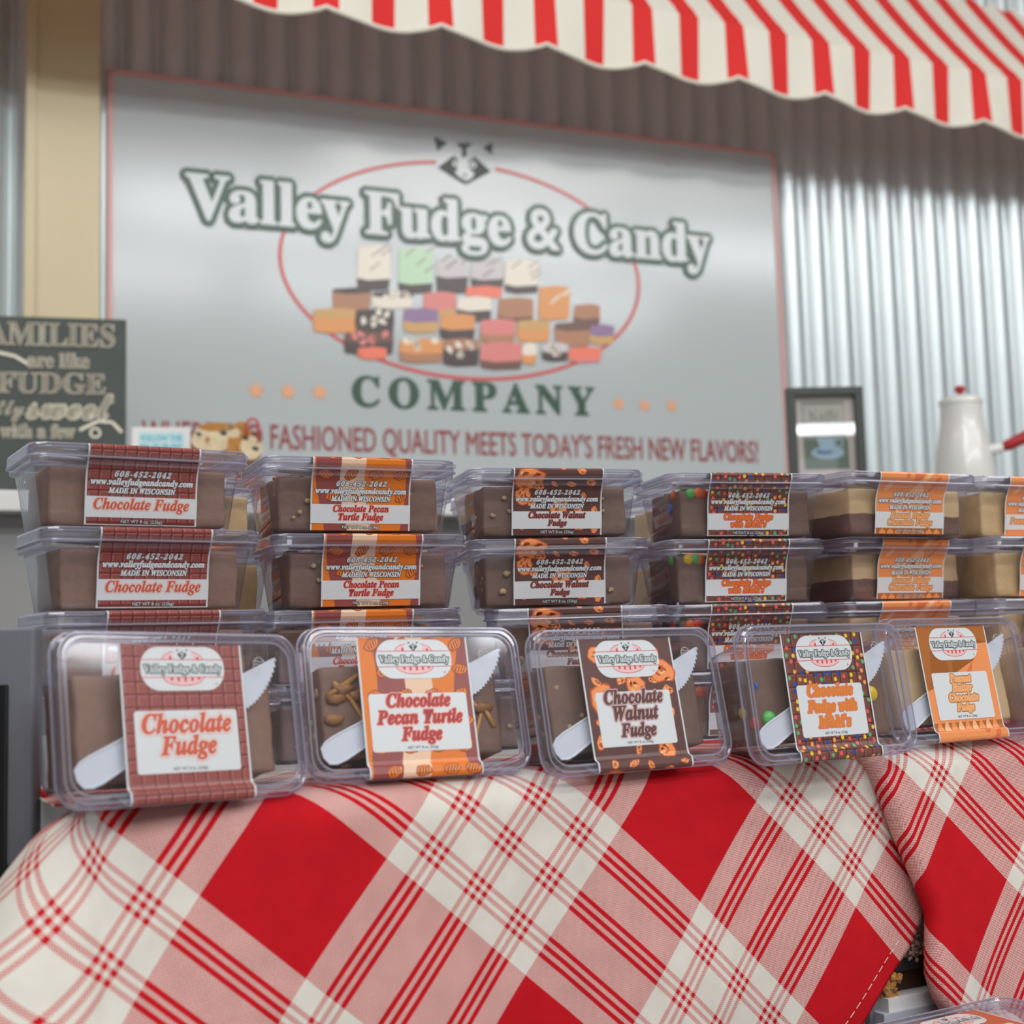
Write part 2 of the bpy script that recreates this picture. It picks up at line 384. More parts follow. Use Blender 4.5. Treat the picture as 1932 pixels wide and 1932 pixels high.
for px, py in ((483, 737), (543, 739), (603, 740), (1167, 762), (1216, 765), (1267, 766)):
    a, b = ss(px, py); p = []
    for k in range(10):
        r = (0.021 if px < 900 else 0.0185)*(1 if k % 2 == 0 else .42); an = -PI/2+PI*k/5; p.append((a+r*math.cos(an), -b+r*math.sin(an)))
    S = Sheet(); S.add([(a, -b)]+p, [(0, 1+k, 1+(k+1) % 10) for k in range(10)], 2, star_c); put(S, 'star')

# ------------------------------------------------------------------ awning in front of the wall
AO = 0.30
APSI = math.radians(24.0)
AU = Vector((math.cos(APSI), math.sin(APSI), 0)); AN = Vector((math.sin(APSI), -math.cos(APSI), 0)); A0 = wall_pt(0.35, 0, AO)
def aw_pt(s, z, off=0.0): return A0+AU*s+AN*off+Vector((0, 0, z))
def aw_sz(px, py):
    P = hit_plane(px, py, A0, AN); return (P-A0).dot(AU), P.z
aw_red = mat('awning_red', (232, 58, 56), 0.75, trans=0.10, spec=0.2); aw_white = mat('awning_white', (240, 236, 222), 0.75, trans=0.10, spec=0.2)
zt = aw_sz(1932, 156)[1]*.7+aw_sz(1192, 0)[1]*.3
zb = (aw_sz(1918, 252)[1]+aw_sz(1223, 127)[1])/2
c1, c2 = aw_sz(830, 60)[0], aw_sz(1553, 176)[0]
SP2 = (c2-c1)/4.0; ST1 = SP2/2       # scallop period, stripe period
aw = thing('striped_awning', 'red and white striped awning with scalloped valance over the wall', 'awning')
vs, fs, mi = [], [], []
RED_A = .34
ks = []
k0 = -24; s_start = c1 + k0*ST1
frs = [-.21, -.105, 0, .105, .21, .35, .5, .65]
cols = [(s_start+(j+f)*ST1, -.21 <= f < .205) for j in range(50) for f in frs]
NV = 8
def scallop(s):
    t = ((s-c1)/SP2) % 1.0
    return 0.004-0.020*math.sin(PI*t)**0.75
for s, _ in cols:
    bot = zb+0.008+scallop(s)
    for j in range(NV+1):
        q = j/NV; z = zt+(bot-zt)*q
        vs.append(aw_pt(s, z, 0.010*q*math.sin(2*PI*(s-c1)/SP2+.6)+0.004*math.sin(9*s)*q))
for i in range(len(cols)-1):
    for j in range(NV):
        fs.append((i*(NV+1)+j, i*(NV+1)+j+1, (i+1)*(NV+1)+j+1, (i+1)*(NV+1)+j)); mi.append(0 if cols[i][1] and j < NV else 1)
link('valance', mesh_from('valance', vs, fs, [aw_red, aw_white], mi, True), aw)
# piping on the lower edge
pts = [vs[i*(NV+1)+NV] for i in range(len(cols))]
tv, tf = tube(pts, 0.0045, 8); link('piping', mesh_from('piping', tv, tf, aw_white, smooth=True), aw)
vs, fs, mi = [], [], []
for s, _ in cols:
    for j in range(7):
        q = j/6; vs.append(aw_pt(s, zt+0.40*q-0.012*math.sin(PI*q), -0.29*q))
for i in range(len(cols)-1):
    for j in range(6):
        fs.append((i*7+j, (i+1)*7+j, (i+1)*7+j+1, i*7+j+1)); mi.append(0 if cols[i][1] else 1)
link('canopy', mesh_from('canopy', vs, fs, [aw_red, aw_white], mi, True), aw)
vs, fs, mi = [], [], []
for s, _ in cols:
    for j in range(2): vs.append(aw_pt(s, zt+0.004+0.03*j, -0.004-0.021*j))
for i in range(len(cols)-1):
    fs.append((i*2, (i+1)*2, (i+1)*2+1, i*2+1)); mi.append(0 if cols[i][1] else 1)
link('hem', mesh_from('hem', vs, fs, [aw_red, aw_white], mi, True), aw)
bm = bmesh.new(); box_bm(bm, ((cols[0][0]+cols[-1][0])/2, -.295, zt+.405), (cols[-1][0]-cols[0][0], .03, .03), frame_mtx(A0, AU, AN, Vector((0, 0, 1))), .003)
link('mounting_rail', bm_mesh('mounting_rail', bm, aw_white), aw)

# ------------------------------------------------------------------ counter, back shelf
TZ = -0.079
EA = Vector((-0.223, 0.700, 0)); EB = Vector((0.293, 0.980, 0)); EU = (EB-EA).normalized(); EN = Vector((EU.y, -EU.x, 0))
def tp(u, n, z): return EA+EU*u+EN*n+Vector((0, 0, z))
TM = frame_mtx(EA, EU, -EN, Vector((0, 0, 1)))      # local x along the edge, y away from the viewer
lam = mat('white_laminate', (222, 222, 220), 0.35, noise=0.02)
ct = thing('display_counter', 'white counter carrying the fudge boxes under the checked cloths', 'table', frame_mtx(EA+Vector((0, 0, TZ)), EU, -EN, Vector((0, 0, 1))))
box('counter_top', (0.6575, 0.38, -0.016), (1.325, 0.72, 0.03), lam, ct, 0.003)
box('base_cabinet', (0.66, 0.42, (-1.021-0.031)/2), (1.30, 0.60, 0.988), mat('dark_cabinet', (52, 48, 46), 0.6, noise=.06), ct, 0.004)
sh = thing('back_shelf', 'white ledge along the corrugated wall behind the display', 'shelf', frame_mtx(wall_pt(0, 0.24, 0), WU, -WN, Vector((0, 0, 1))))
box('shelf_board', (0.3, -0.36, -0.015), (3.2, 0.66, 0.03), lam, sh, 0.003)
box('shelf_base', (0.3, -0.34, -0.68), (3.1, 0.60, 1.30), mat('grey_cabinet', (150, 150, 150), 0.6), sh, 0.003)
SHZ = 0.24

# ------------------------------------------------------------------ checked cloths
A_ANG = math.radians(41)
def cloth_material():
    m = bpy.data.materials.new('woven_plaid'); m.use_nodes = True; nt = m.node_tree; N = nt.nodes; L = nt.links; b = N['Principled BSDF']
    b.inputs['Roughness'].default_value = 0.85; b.inputs['Specular IOR Level'].default_value = 0.15
    uv = N.new('ShaderNodeUVMap'); sp = N.new('ShaderNodeSeparateXYZ'); L.new(uv.outputs[0], sp.inputs[0])
    def math_(op, a, bb=None, c=None):
        n = N.new('ShaderNodeMath'); n.operation = op
        for i, x in enumerate((a, bb, c)):
            if x is None: continue
            if isinstance(x, (int, float)): n.inputs[i].default_value = x
            else: L.new(x, n.inputs[i])
        return n.outputs[0]
    def yarn(coord, per, red_w):
        # 1 where the yarn is red : solid band [0, red_w], then three triple stripes in the white band
        t = math_('FRACT', math_('DIVIDE', coord, per))
        R = red_w; band = math_('LESS_THAN', t, R)
        res = band; wb = 1-R
        for c in (.19, .50, .81):
            for d in (-.050, 0, .050):
                x = math_('ABSOLUTE', math_('SUBTRACT', t, R+wb*(c+d)))
                res = math_('MAXIMUM', res, math_('LESS_THAN', x, wb*.0130))
        return res
    ya = yarn(sp.outputs[0], 0.197, .40); yb = yarn(sp.outputs[1], 0.186, .42)
    TH = 0.00078
    ia = math_('FLOOR', math_('DIVIDE', sp.outputs[0], TH)); ib = math_('FLOOR', math_('DIVIDE', sp.outputs[1], TH))
    par = math_('FRACT', math_('MULTIPLY', math_('ADD', ia, ib), 0.5)); over = math_('GREATER_THAN', par, 0.25)
    mixv = N.new('ShaderNodeMix'); mixv.data_type = 'FLOAT'; L.new(over, mixv.inputs[0]); L.new(ya, mixv.inputs[2]); L.new(yb, mixv.inputs[3])
    no = N.new('ShaderNodeTexNoise'); no.inputs['Scale'].default_value = 45; no.inputs['Detail'].default_value = 5
    L.new(uv.outputs[0], no.inputs['Vector'])
    cm = N.new('ShaderNodeMix'); cm.data_type = 'RGBA'; L.new(mixv.outputs[0], cm.inputs[0])
    cm.inputs[6].default_value = lin((226, 222, 212)); cm.inputs[7].default_value = lin((198, 22, 34))
    mr = N.new('ShaderNodeMapRange'); mr.inputs['From Min'].default_value = .3; mr.inputs['From Max'].default_value = .7; mr.inputs['To Min'].default_value = .92; mr.inputs['To Max'].default_value = 1.06
    L.new(no.outputs['Fac'], mr.inputs['Value'])
    sc = N.new('ShaderNodeVectorMath'); sc.operation = 'SCALE'; L.new(cm.outputs[2], sc.inputs[0]); L.new(mr.outputs[0], sc.inputs['Scale'])
    L.new(sc.outputs[0], b.inputs['Base Color'])
    # thread relief
    fa = math_('ABSOLUTE', math_('SUBTRACT', math_('FRACT', math_('DIVIDE', sp.outputs[0], TH)), 0.5)); fb = math_('ABSOLUTE', math_('SUBTRACT', math_('FRACT', math_('DIVIDE', sp.outputs[1], TH)), 0.5))
    h = math_('SUBTRACT', 1, math_('MAXIMUM', fa, fb)); bp = N.new('ShaderNodeBump'); bp.inputs['Strength'].default_value = 0.35; bp.inputs['Distance'].default_value = 0.0003
    L.new(h, bp.inputs['Height']); L.new(bp.outputs[0], b.inputs['Normal'])
    return m
PLAID = cloth_material()
RAD = 0.022
def drape(u, v, flare=0.0):
    """v: arc length from the table's flat part over the rounded edge and down; returns point"""
    a0 = RAD*PI/2
    if v < 0: n, z = -RAD+v, 0.0
    elif v < a0: an = v/RAD; n, z = -RAD+RAD*math.sin(an), -RAD+RAD*math.cos(an)
    else: n, z = 0.0+flare*(v-a0), -RAD-(v-a0)
    return n, z
def cloth(name, label, urange, NU, NVV, vmin, vmax, ufun, ptfun, uvoff, skew=0.0):
    vs, fs, uvs = [], [], []
    ca, sa = math.cos(A_ANG), math.sin(A_ANG)
    for j in range(NVV+1):
        v = vmin+(vmax-vmin)*j/NVV
        for i in range(NU+1):
            u = ufun(i/NU, v); vs.append(ptfun(u, v, i/NU))
            w = v-RAD*PI/2+RAD                              # drop measured as on the flat front
            uu = u+skew*max(0, w)*max(0, min(1, (u-.28)/.25))
            uvs.append((uu*ca+w*sa-uvoff[0], uu*sa-w*ca-uvoff[1]))
    for j in range(NVV):
        for i in range(NU):
            fs.append((j*(NU+1)+i, (j+1)*(NU+1)+i, (j+1)*(NU+1)+i+1, j*(NU+1)+i+1))
    me = mesh_from(name, vs, fs, PLAID, smooth=True)
    ul = me.uv_layers.new(name='UVMap')
    for lp in me.loops: ul.data[lp.index].uv = uvs[lp.vertex_index]
    o = link(name, me); so = o.modifiers.new('thickness', 'SOLIDIFY'); so.thickness = 0.0012; so.offset = -1
    return tag(o, label, 'cloth', None), vs
CT = TZ+0.0015
def main_u(t, v):
    w = v-RAD*PI/2+RAD
    if w < 0.12: um = 0.585
    elif w < 0.144: um = 0.585-(w-0.12)*.75
    else: um = 0.567-(w-0.144)*1.42
    um = min(um, 0.585)
    return -0.13+(um+0.13)*t
UC = 0.006
def main_pt(u, v, t):
    n, z = drape(u, v)
    wob = max(0, v)/0.2
    if u >= UC:
        f = 0.30*math.exp(-(u-UC)/0.05)+0.05
        n2 = n+max(0, v-RAD*.8)*f+0.006*wob*math.sin(u*17+1.0)+0.004*wob*math.sin(u*41)
        return tp(u, n2, CT+z)
    # beyond the table's corner the cloth swings round in a flared fold
    d = max(0.0, v)
    an = min(1.0, (UC-u)/0.10)*1.9
    rr = max(0, n+RAD)+max(0, v-RAD*.8)*(0.33+0.45*math.sin(min(1, (UC-u)/0.06)*PI/2))
    base = tp(UC, -RAD, 0)
    dirv = EN*math.cos(an)-EU*math.sin(an)
    p = base+dirv*rr*1.0+Vector((0, 0, CT+z))
    if v <= 0: p = tp(max(u, UC-0.02), n, CT)
    return p
mc, mvs = cloth('checked_tablecloth', 'red and white checked cloth hanging over the counter front, hem at its right end', None, 150, 60, -0.10, 0.243, main_u, main_pt, (0.0734, -0.002), 0.13)
# white stitches along the diagonal hem
bm = bmesh.new(); st_m = mat('white_thread', (232, 226, 214), 0.8)
for k in range(20):
    w = 0.137+k*0.0048
    u = 0.567-(w-0.144)*1.42-0.023; v = w+RAD*PI/2-RAD; v2 = v+0.0032
    p = main_pt(u, v, 0)+EN*0.0012; q = main_pt(u-0.0046, v2, 0)+EN*0.0012
    tv, tf = tube([p, q], 0.00024, 5); bv = [bm.verts.new(x) for x in tv]
    for f in tf: bm.faces.new([bv[i] for i in f])
st = link('stitching', bm_mesh('stitching', bm, st_m)); st.parent = mc
# second cloth, its left edge curling over the first
LE = []
for (px, py) in ((1655, 1428), (1676, 1480), (1692, 1530), (1712, 1590), (1735, 1650), (1755, 1700), (1768, 1742), (1764, 1790), (1760, 1850), (1772, 1895), (1800, 1940), (1830, 1990)):
    P = hit_plane(px, py, EA+EN*0.02, EN); LE.append((TZ-P.z, (P-EA).dot(EU)))
def left_u(w):
    if w <= LE[0][0]: return LE[0][1]
    for (a, b), (c, d) in zip(LE[:-1], LE[1:]):
        if w <= c: return b+(d-b)*(w-a)/(c-a)
    return LE[-1][1]
def sec_u(t, v):
    w = v-RAD*PI/2+RAD
    return left_u(w)-0.02+t*t*0.0+t*(1.02-left_u(w))
def sec_pt(u, v, t):
    w = v-RAD*PI/2+RAD; lu = left_u(w); n, z = drape(u, v)
    x = u-lu                       # distance from the silhouette of the curled edge
    lift = 0.012*min(1, max(0, v+0.02)/0.05)
    r = 0.010
    if x < r:
        a = max(0, min(1, (r-x)/(r+0.02)))*PI*0.95
        uu = lu+r-r*math.sin(a)*1.0; nn = n+lift-r*(1-math.cos(a))*0.9
    else:
        uu = u; nn = n+lift*math.exp(-(x-r)/0.20)
    nn += 0.006*max(0, v)/.2*math.sin(u*23+2)+max(0, v-RAD)*0.05
    return tp(uu, nn, CT+z+0.0016)
cloth('checked_tablecloth', 'second red and white checked cloth at the right, its curled edge overlapping the first', None, 110, 60, -0.10, 0.243, sec_u, sec_pt, (0.487, 0.272-0.186))

# ------------------------------------------------------------------ artwork of the fudge labels
LW = 0.0736; HW = LW/2
paper = mat('label_paper', (214, 218, 221), 0.32)
white_ink = mat('label_white', (219, 223, 226), 0.3)
ink = mat('label_ink', (52, 44, 44), 0.4)
lg_green = mat('label_green', (62, 84, 78), 0.35); lg_red = mat('label_red', (216, 66, 72), 0.35); lg_pink = mat('label_pink', (236, 196, 196), 0.35)
bar0 = mat('bar_line', (112, 52, 50), 0.35); bar1 = mat('bar_cell', (150, 80, 76), 0.35); bar2 = mat('bar_light', (186, 122, 112), 0.35)
dbar0 = mat('dark_bar_line', (80, 44, 42), 0.35); dbar1 = mat('dark_bar_cell', (120, 72, 64), 0.35); dbar2 = mat('dark_bar_light', (150, 104, 94), 0.35)
maro = mat('label_maroon', (150, 78, 76), 0.35); crm = mat('label_cream', (236, 200, 170), 0.35); ora = mat('label_orange', (228, 124, 40), 0.35)
nut0 = mat('nut_outline', (146, 66, 32), 0.35); nut1 = mat('nut_fill', (222, 120, 50), 0.35); nut2 = mat('nut_light', (244, 158, 84), 0.35)
wal0 = mat('walnut_outline', (196, 84, 44), 0.35); wal1 = mat('walnut_fill', (242, 150, 88), 0.35); wal2 = mat('walnut_light', (248, 190, 130), 0.35)
wbg = mat('walnut_ground', (98, 66, 62), 0.35)
pbg = mat('peanut_ground', (240, 150, 92), 0.35); pbl = mat('peanut_light', (246, 184, 136), 0.35); pbd = mat('peanut_drip', (176, 106, 50), 0.35); pbr = mat('peanut_rust', (222, 118, 72), 0.35)
rust = mat('rust_ground', (190, 96, 58), 0.35)
dots = [mat('dot_blue', (34, 84, 168), 0.3), mat('dot_yellow', (236, 200, 60), 0.3), mat('dot_red', (232, 96, 90), 0.3), mat('dot_green', (96, 176, 130), 0.3), mat('dot_orange', (244, 160, 96), 0.3)]
t_choc = mat('title_choc', (214, 96, 66), 0.35); t_rim = mat('title_rim', (240, 176, 160), 0.35)
t_pec = mat('title_pecan', (180, 56, 56), 0.35); t_wal = mat('title_walnut', (104, 62, 56), 0.35); t_walr = mat('title_walnut_rim', (196, 110, 104), 0.35)
t_can = mat('title_candy', (224, 130, 60), 0.35); t_canr = mat('title_candy_rim', (218, 72, 56), 0.35)
t_pb = mat('title_peanut', (244, 176, 120), 0.35); t_pbr = mat('title_peanut_rim', (176, 116, 60), 0.35)
def bars(S, y0, y1, a, b, c, pw=0.0074, ph=0.0069):
    S.rect(-HW+.0012, y0, HW-.0012, y1, 1, a)
    nx = int(LW/pw)+1
    for j in range(int((y1-y0)/ph)+1):
        for i in range(nx):
            x = -HW+.0012+i*pw+0.0004; y = y0+j*ph+.0004; x1 = min(x+pw-.0009, HW-.0012); yy = min(y+ph-.0009, y1)
            if x1-x < .001 or yy-y < .001: continue
            S.rect(x, y, x1, yy, 2, b); S.rect(x+.0004, y+.0004, x+.0009, yy-.0004, 3, c); S.rect(x+.0004, y+.0004, x1-.0004, y+.0008, 3, c)
def pecan(S, x, y, s, rot, sd):
    if abs(x)+s > HW-.001: x = math.copysign(HW-.0012-s, x)
    S.blob(x, y, s, s*.66, rot, 3, nut0, sd, .12, 18); S.blob(x, y, s*.88, s*.56, rot, 4, nut1, sd, .12, 18)
    c, q = math.cos(rot), math.sin(rot)
    for k in (-.45, -.1, .25, .55):
        S.blob(x+s*k*c, y+s*k*q, s*.10, s*.38, rot+.5, 5, nut0, sd+int(k*9), .25, 8)
        S.blob(x+s*(k+.14)*c, y+s*(k+.14)*q, s*.07, s*.3, rot+.4, 6, nut2, sd+int(k*9), .25, 8)
def walnut(S, x, y, s, rot, sd, asp=.62):
    if abs(x)+s > HW-.001: x = math.copysign(HW-.0012-s, x)
    S.blob(x, y, s, s*asp, rot, 3, wal0, sd, .16, 16); S.blob(x, y, s*.9, s*asp*.88, rot, 4, wal1, sd, .16, 16)
    rd = random.Random(sd)
    for k in range(9):
        dx, dy = rd.uniform(-.6, .6)*s, rd.uniform(-.5, .5)*s*asp
        S.blob(x+dx*math.cos(rot)-dy*math.sin(rot), y+dx*math.sin(rot)+dy*math.cos(rot), s*.24, s*.1, rot+rd.uniform(-1, 1), 5, wal2 if k % 2 else wal0, sd+k, .3, 8)
def candy_dots(S, y0, y1, sd):
    rd = random.Random(sd); pts = []; tries = 0
    while tries < 2500:
        tries += 1; x, y = rd.uniform(-HW+.0028, HW-.0028), rd.uniform(y0+.001, y1-.001)
        if all((x-a)**2+(y-b)**2 > .0043**2 for a, b in pts): pts.append((x, y))
    for x, y in pts:
        S.disc(x, y, .0014, .0015, 4, dots[rd.randrange(5)], 12)
def logo(S, cy=0.0136):
    w, h, r = .0250, .0122, .0112
    S.rrect(-w, cy-h, w, cy+h, r, 7, white_ink, 10)
    # checked dome above and bowl below the name
    for sgn in (-1, 1):
        y_base = cy-.0050 if sgn < 0 else cy+.0048
        hh = .0050 if sgn < 0 else .0046; ww = .0122
        for k in range(12):
            x0 = -ww+2*ww*k/12; x1 = x0+2*ww/12
            f = lambda x: hh*math.sqrt(max(0, 1-(x/ww)**2))
            if sgn < 0 and -.0052 < (x0+x1)/2 < .0052: continue
            S.poly([(x0, y_base), (x1, y_base), (x1, y_base+sgn*f(x1)), (x0, y_base+sgn*f(x0))], 8, lg_pink)
            if k % 2 == 0:
                g = min(f(x0), f(x1))*.55; S.rect(x0+.0003, min(y_base, y_base+sgn*g), x1-.0003, max(y_base, y_base+sgn*g), 9, lg_red)
        S.rect(-.0245, y_base-.0002, .0245, y_base+.0002, 9, lg_red)
        if sgn > 0: S.ring(0, y_base, ww, hh, .0004, 9, lg_red, 0, 180, 24)
        else: S.ring(0, y_base, ww, hh, .0004, 9, lg_red, 180, 245, 10); S.ring(0, y_base, ww, hh, .0004, 9, lg_red, 295, 360, 10)
    y = cy-.0080
    S.poly([(-.0030, y), (-.0008, y-.0014), (-.0003, y+.0006), (-.0006, y+.0016), (0, y+.0022), (0, y+.0028), (-.0004, y+.0028)], 10, black_ink)
    S.poly([(.0030, y), (.0008, y-.0014), (.0003, y+.0006), (.0006, y+.0016), (0, y+.0022), (0, y+.0028), (.0004, y+.0028)], 10, black_ink)
    S.poly([(-.0034, y-.0030), (-.0020, y-.0024), (-.0030, y-.0014)], 10, black_ink); S.poly([(.0034, y-.0030), (.0020, y-.0024), (.0030, y-.0014)], 10, black_ink)
    S.rect(-.0002, y-.0022, .0002, y-.0005, 10, black_ink)
    S.disc(-.0011, y-.0001, .0004, .0004, 11, white_ink, 8); S.disc(.0011, y-.0001, .0004, .0004, 11, white_ink, 8)
    S.text('Valley Fudge & Candy', 0, cy+.0022, .0462, 11, white_ink, 'b', 0.01, 1.0, 0, 1.30, ((.00062, lg_green),), 0)
    S.ring(.0195, cy+.0085, .0005, .0005, .0002, 10, ink, n=10)
YB0, YB1 = 0.0365, 0.0700        # white panel on the lid
FR = 0.0795                      # arc length at which the strip turns over the front rim
def lid_panel(S, lines, tm, rims, size, y0=YB0, y1=YB1, lead=.0098, w=.0305):
    S.rrect(-w, y0, w, y1, .0018, 7, white_ink, 5)
    n = len(lines); mid = (y0+y1-.0035)/2
    for i, (t, wd) in enumerate(lines):
        S.text(t, 0, mid+(i-(n-1)/2)*lead+size*.34, wd, 8, tm, 'bi', 0.012, 1.02, 0, 1.12, rims, .00034)
    S.text('NET WT 8 oz. (226g)', 0, y1-.0014, .0200, 9, ink, '', 0.004, 1.0)
def side_panel(S, lines, tm, rims):
    o = FR
    for t, y, w in (('608-452-2042', .0210, .0370), ('www.valleyfudgeandcandy.com', .0264, .0670), ('MADE IN WISCONSIN', .0318, .0440)):
        S.text(t, 0, o+y, w, 9, white_ink, 'bi', 0.008, 1.02 if t[0] != '6' else 1.28, .3 if t[0] == '6' else 0, 1.15, ((.00040, ink),), .00016)
    S.rect(-HW, o+.0342, HW, o+.0478, 8, white_ink)
    n = len(lines)
    for i, (t, w) in enumerate(lines):
        S.text(t, 0, o+.0424+(i-(n-1)/2)*.0060, w, 9, tm, 'bi', 0.012, 1.02, 0, 1.12, rims, .00012)
    S.text('NET WT 8 oz. (226g)', 0, o+.0513, .0270, 9, white_ink, '', 0.006, 1.0, 0, 1, ((.0003, ink),))
TOT = FR+0.0555
def band_path(S):
    pass
def label_sheet(kind):
    S = Sheet(); S.rect(-HW, 0, HW, TOT, 0, paper); X0, X1 = -HW+.0012, HW-.0012
    if kind == 'chocolate':
        bars(S, 0.0, TOT-.0006, bar0, bar1, bar2)
        lid_panel(S, [('Chocolate', .0530), ('Fudge', .0330)], t_choc, ((.0016, t_rim), (.0011, white_ink)), .0085, lead=.0118)
        side_panel(S, [('Chocolate Fudge', .0625)], t_choc, ((.0008, t_rim), (.0005, white_ink)))
    elif kind == 'pecan':
        S.rect(X0, 0, X1, TOT, 1, ora)
        def band(c0, c1, ph, m, l):
            vs, fs = [], []; n = 40
            for k in range(n+1):
                y = TOT*k/n; d = .0045*math.sin(y*48+ph)
                vs += [(min(X1, max(X0, c0+d)), y), (min(X1, max(X0, c1+d)), y)]
            for k in range(n): fs.append((2*k, 2*k+1, 2*k+3, 2*k+2))
            S.add(vs, fs, l, m)
        band(-.030, -.008, .4, maro, 2); band(-.012, .006, 0, crm, 2.5); band(.0285, .05, 2.6, maro, 2)
        rd = random.Random(4)
        for j in range(9):
            for i in range(4):
                pecan(S, -.027+i*.0185+(j % 2)*.006, .0045+j*.0158, .0056, rd.uniform(-.9, .3), j*4+i)
        lid_panel(S, [('Chocolate', .0420), ('Pecan Turtle', .0560), ('Fudge', .0265)], t_pec, ((.0009, t_rim),), .0075, lead=.0102, w=.0322, y0=.0350)
        side_panel(S, [('Chocolate Pecan', .0410), ('Turtle Fudge', .0330)], t_pec, ((.0005, t_rim),))
    elif kind == 'walnut':
        S.rect(X0, 0, X1, TOT, 1, wbg); rd = random.Random(9)
        big = [(-.030, .041, .0125), (.004, .033, .0095), (.029, .022, .0105), (-.024, .010, .007), (-.026, FR+.008, .0125), (-.031, FR+.0215, .008), (.002, FR+.0305, .008), (.020, .074, .0075)]
        for k, (x, y, s) in enumerate(big): walnut(S, x, y, s, rd.uniform(0, 3), k, .8)
        pts = [(x, y) for x, y, s in big]; t = 0
        while t < 700:
            t += 1; x, y = rd.uniform(-.031, .031), rd.uniform(.003, TOT-.004)
            if all((x-a)**2+(y-b)**2 > .0118**2 for a, b in pts): pts.append((x, y)); walnut(S, x, y, rd.uniform(.0032, .0052), rd.uniform(0, 3), 50+t, rd.uniform(.5, .75))
        lid_panel(S, [('Chocolate', .0460), ('Walnut', .0350), ('Fudge', .0275)], t_wal, ((.0010, t_walr), (.0006, white_ink)), .0075, lead=.0106, w=.0292, y0=.0350)
        side_panel(S, [('Chocolate Walnut', .0465), ('Fudge', .0155)], t_wal, ((.0004, t_walr),))
    elif kind == 'candy':
        bars(S, 0, TOT-.0006, dbar0, dbar1, dbar2, .0078, .0090); candy_dots(S, 0, TOT, 3)
        lid_panel(S, [('Chocolate', .0405), ('Fudge with', .0440), ("M&M's", .0290)], t_can, ((.0009, t_canr), (.0005, t_pb)), .0075, lead=.0106, w=.0292, y0=.0350)
        side_panel(S, [('Chocolate Fudge', .0440), ("with M&M's", .0320)], t_can, ((.0007, t_canr),))
    elif kind in ('peanut', 'plain_peanut', 'caramel'):
        g = rust if kind == 'caramel' else pbg
        S.rect(X0, 0, X1, TOT, 1, g); rd = random.Random(5)
        for k in range(26): S.blob(rd.uniform(-.026, .026), rd.uniform(.03, TOT-.008), rd.uniform(.003, .009), rd.uniform(.002, .004), 2.2, 2, pbl if k % 3 == 0 and kind != 'caramel' else pbr, k, .3)
        S.poly([(.000, FR), (.012, FR), (.002, FR+.009), (-.001, FR+.006)], 3, pbr); S.poly([(.014, FR), (.019, FR), (.000, FR+.022), (-.006, FR+.020)], 2.6, pbl)
        if kind == 'peanut':
            S.poly([(X0, 0), (X1, 0), (X1, .013), (.024, .010), (.020, .014), (.019, .026), (.016, .026), (.015, .015), (-.004, .012), (-.006, .034), (-.009, .036), (-.012, .014), (-.022, .010), (-.027, .022), (-.030, .040), (-.034, .048), (X0, .046)], 3, pbd)
            for k in range(9):
                x = -.030+k*.0072
                S.poly([(x-.0035, .0785), (x-.002, .073), (x, .0705), (x+.002, .0735), (x+.0035, .0785)], 4, pbl if k % 2 else pbg)
            S.rect(X0, .0720, X1, .0786, 3, pbd)
            S.rect(X0, FR+.0478, X1, TOT, 3, pbd)
            for k in range(8):
                x = -.029+k*.0083
                S.poly([(x-.0036, TOT), (x-.003, FR+.0505), (x, FR+.0482), (x+.003, FR+.0505), (x+.0036, TOT)], 4, pbg)
        lid_panel(S, [('Peanut', .0225), ('Butter', .0215), ('Chocolate', .0310), ('Fudge', .0185)] if kind == 'peanut' else [('Peanut', .0300), ('Butter', .0290), ('Fudge', .0250)], t_pb, ((.0010, t_pbr),), .0068, lead=.0071 if kind == 'peanut' else .0095, w=.0292, y0=.0350)
        side_panel(S, [('Peanut Butter', .0420), ('Chocolate Fudge', .0480)] if kind == 'peanut' else [('Peanut Butter Fudge', .0620)], t_pb, ((.0007, t_pbr),))
    logo(S)
    return S
# strip path in the container's own section (y, z): over the lid, over the front rim, down the tapering front
HB = 0.054
raw = [(0.0392, HB-.0029), (-.0360, HB-.0029), (-.0384, HB-.0022), (-.0402, HB+.0004), (-.0440, HB+.0006), (-.0458, HB+.0001), (-.0466, HB-.0012), (-.0464, HB-.0040),
       (-.0446, HB-.0080), (-.0420, HB-.0125), (-.0396, HB-.0170), (-.0380, HB-.0220), (-.0370, HB-.0290), (-.0362, HB-.0370), (-.0348, HB-.0480), (-.0344, HB-.0510)]
acc = [0.0]
for a, b in zip(raw[:-1], raw[1:]): acc.append(acc[-1]+math.hypot(b[0]-a[0], b[1]-a[1]))
PATH = []
for i, p in enumerate(raw):
    q0, q1 = raw[max(0, i-1)], raw[min(len(raw)-1, i+1)]; dy, dz = q1[0]-q0[0], q1[1]-q0[1]; d = math.hypot(dy, dz)
    PATH.append((acc[i], (p[0], p[1]), (dz/d, -dy/d)))
FR = acc[6]-0.001; TOT = acc[-1]-.0002
LABELS = {}
def label_mesh(kind):
    if kind not in LABELS: LABELS[kind] = label_sheet(kind).build('label', PATH, 0.00004)
    return LABELS[kind]

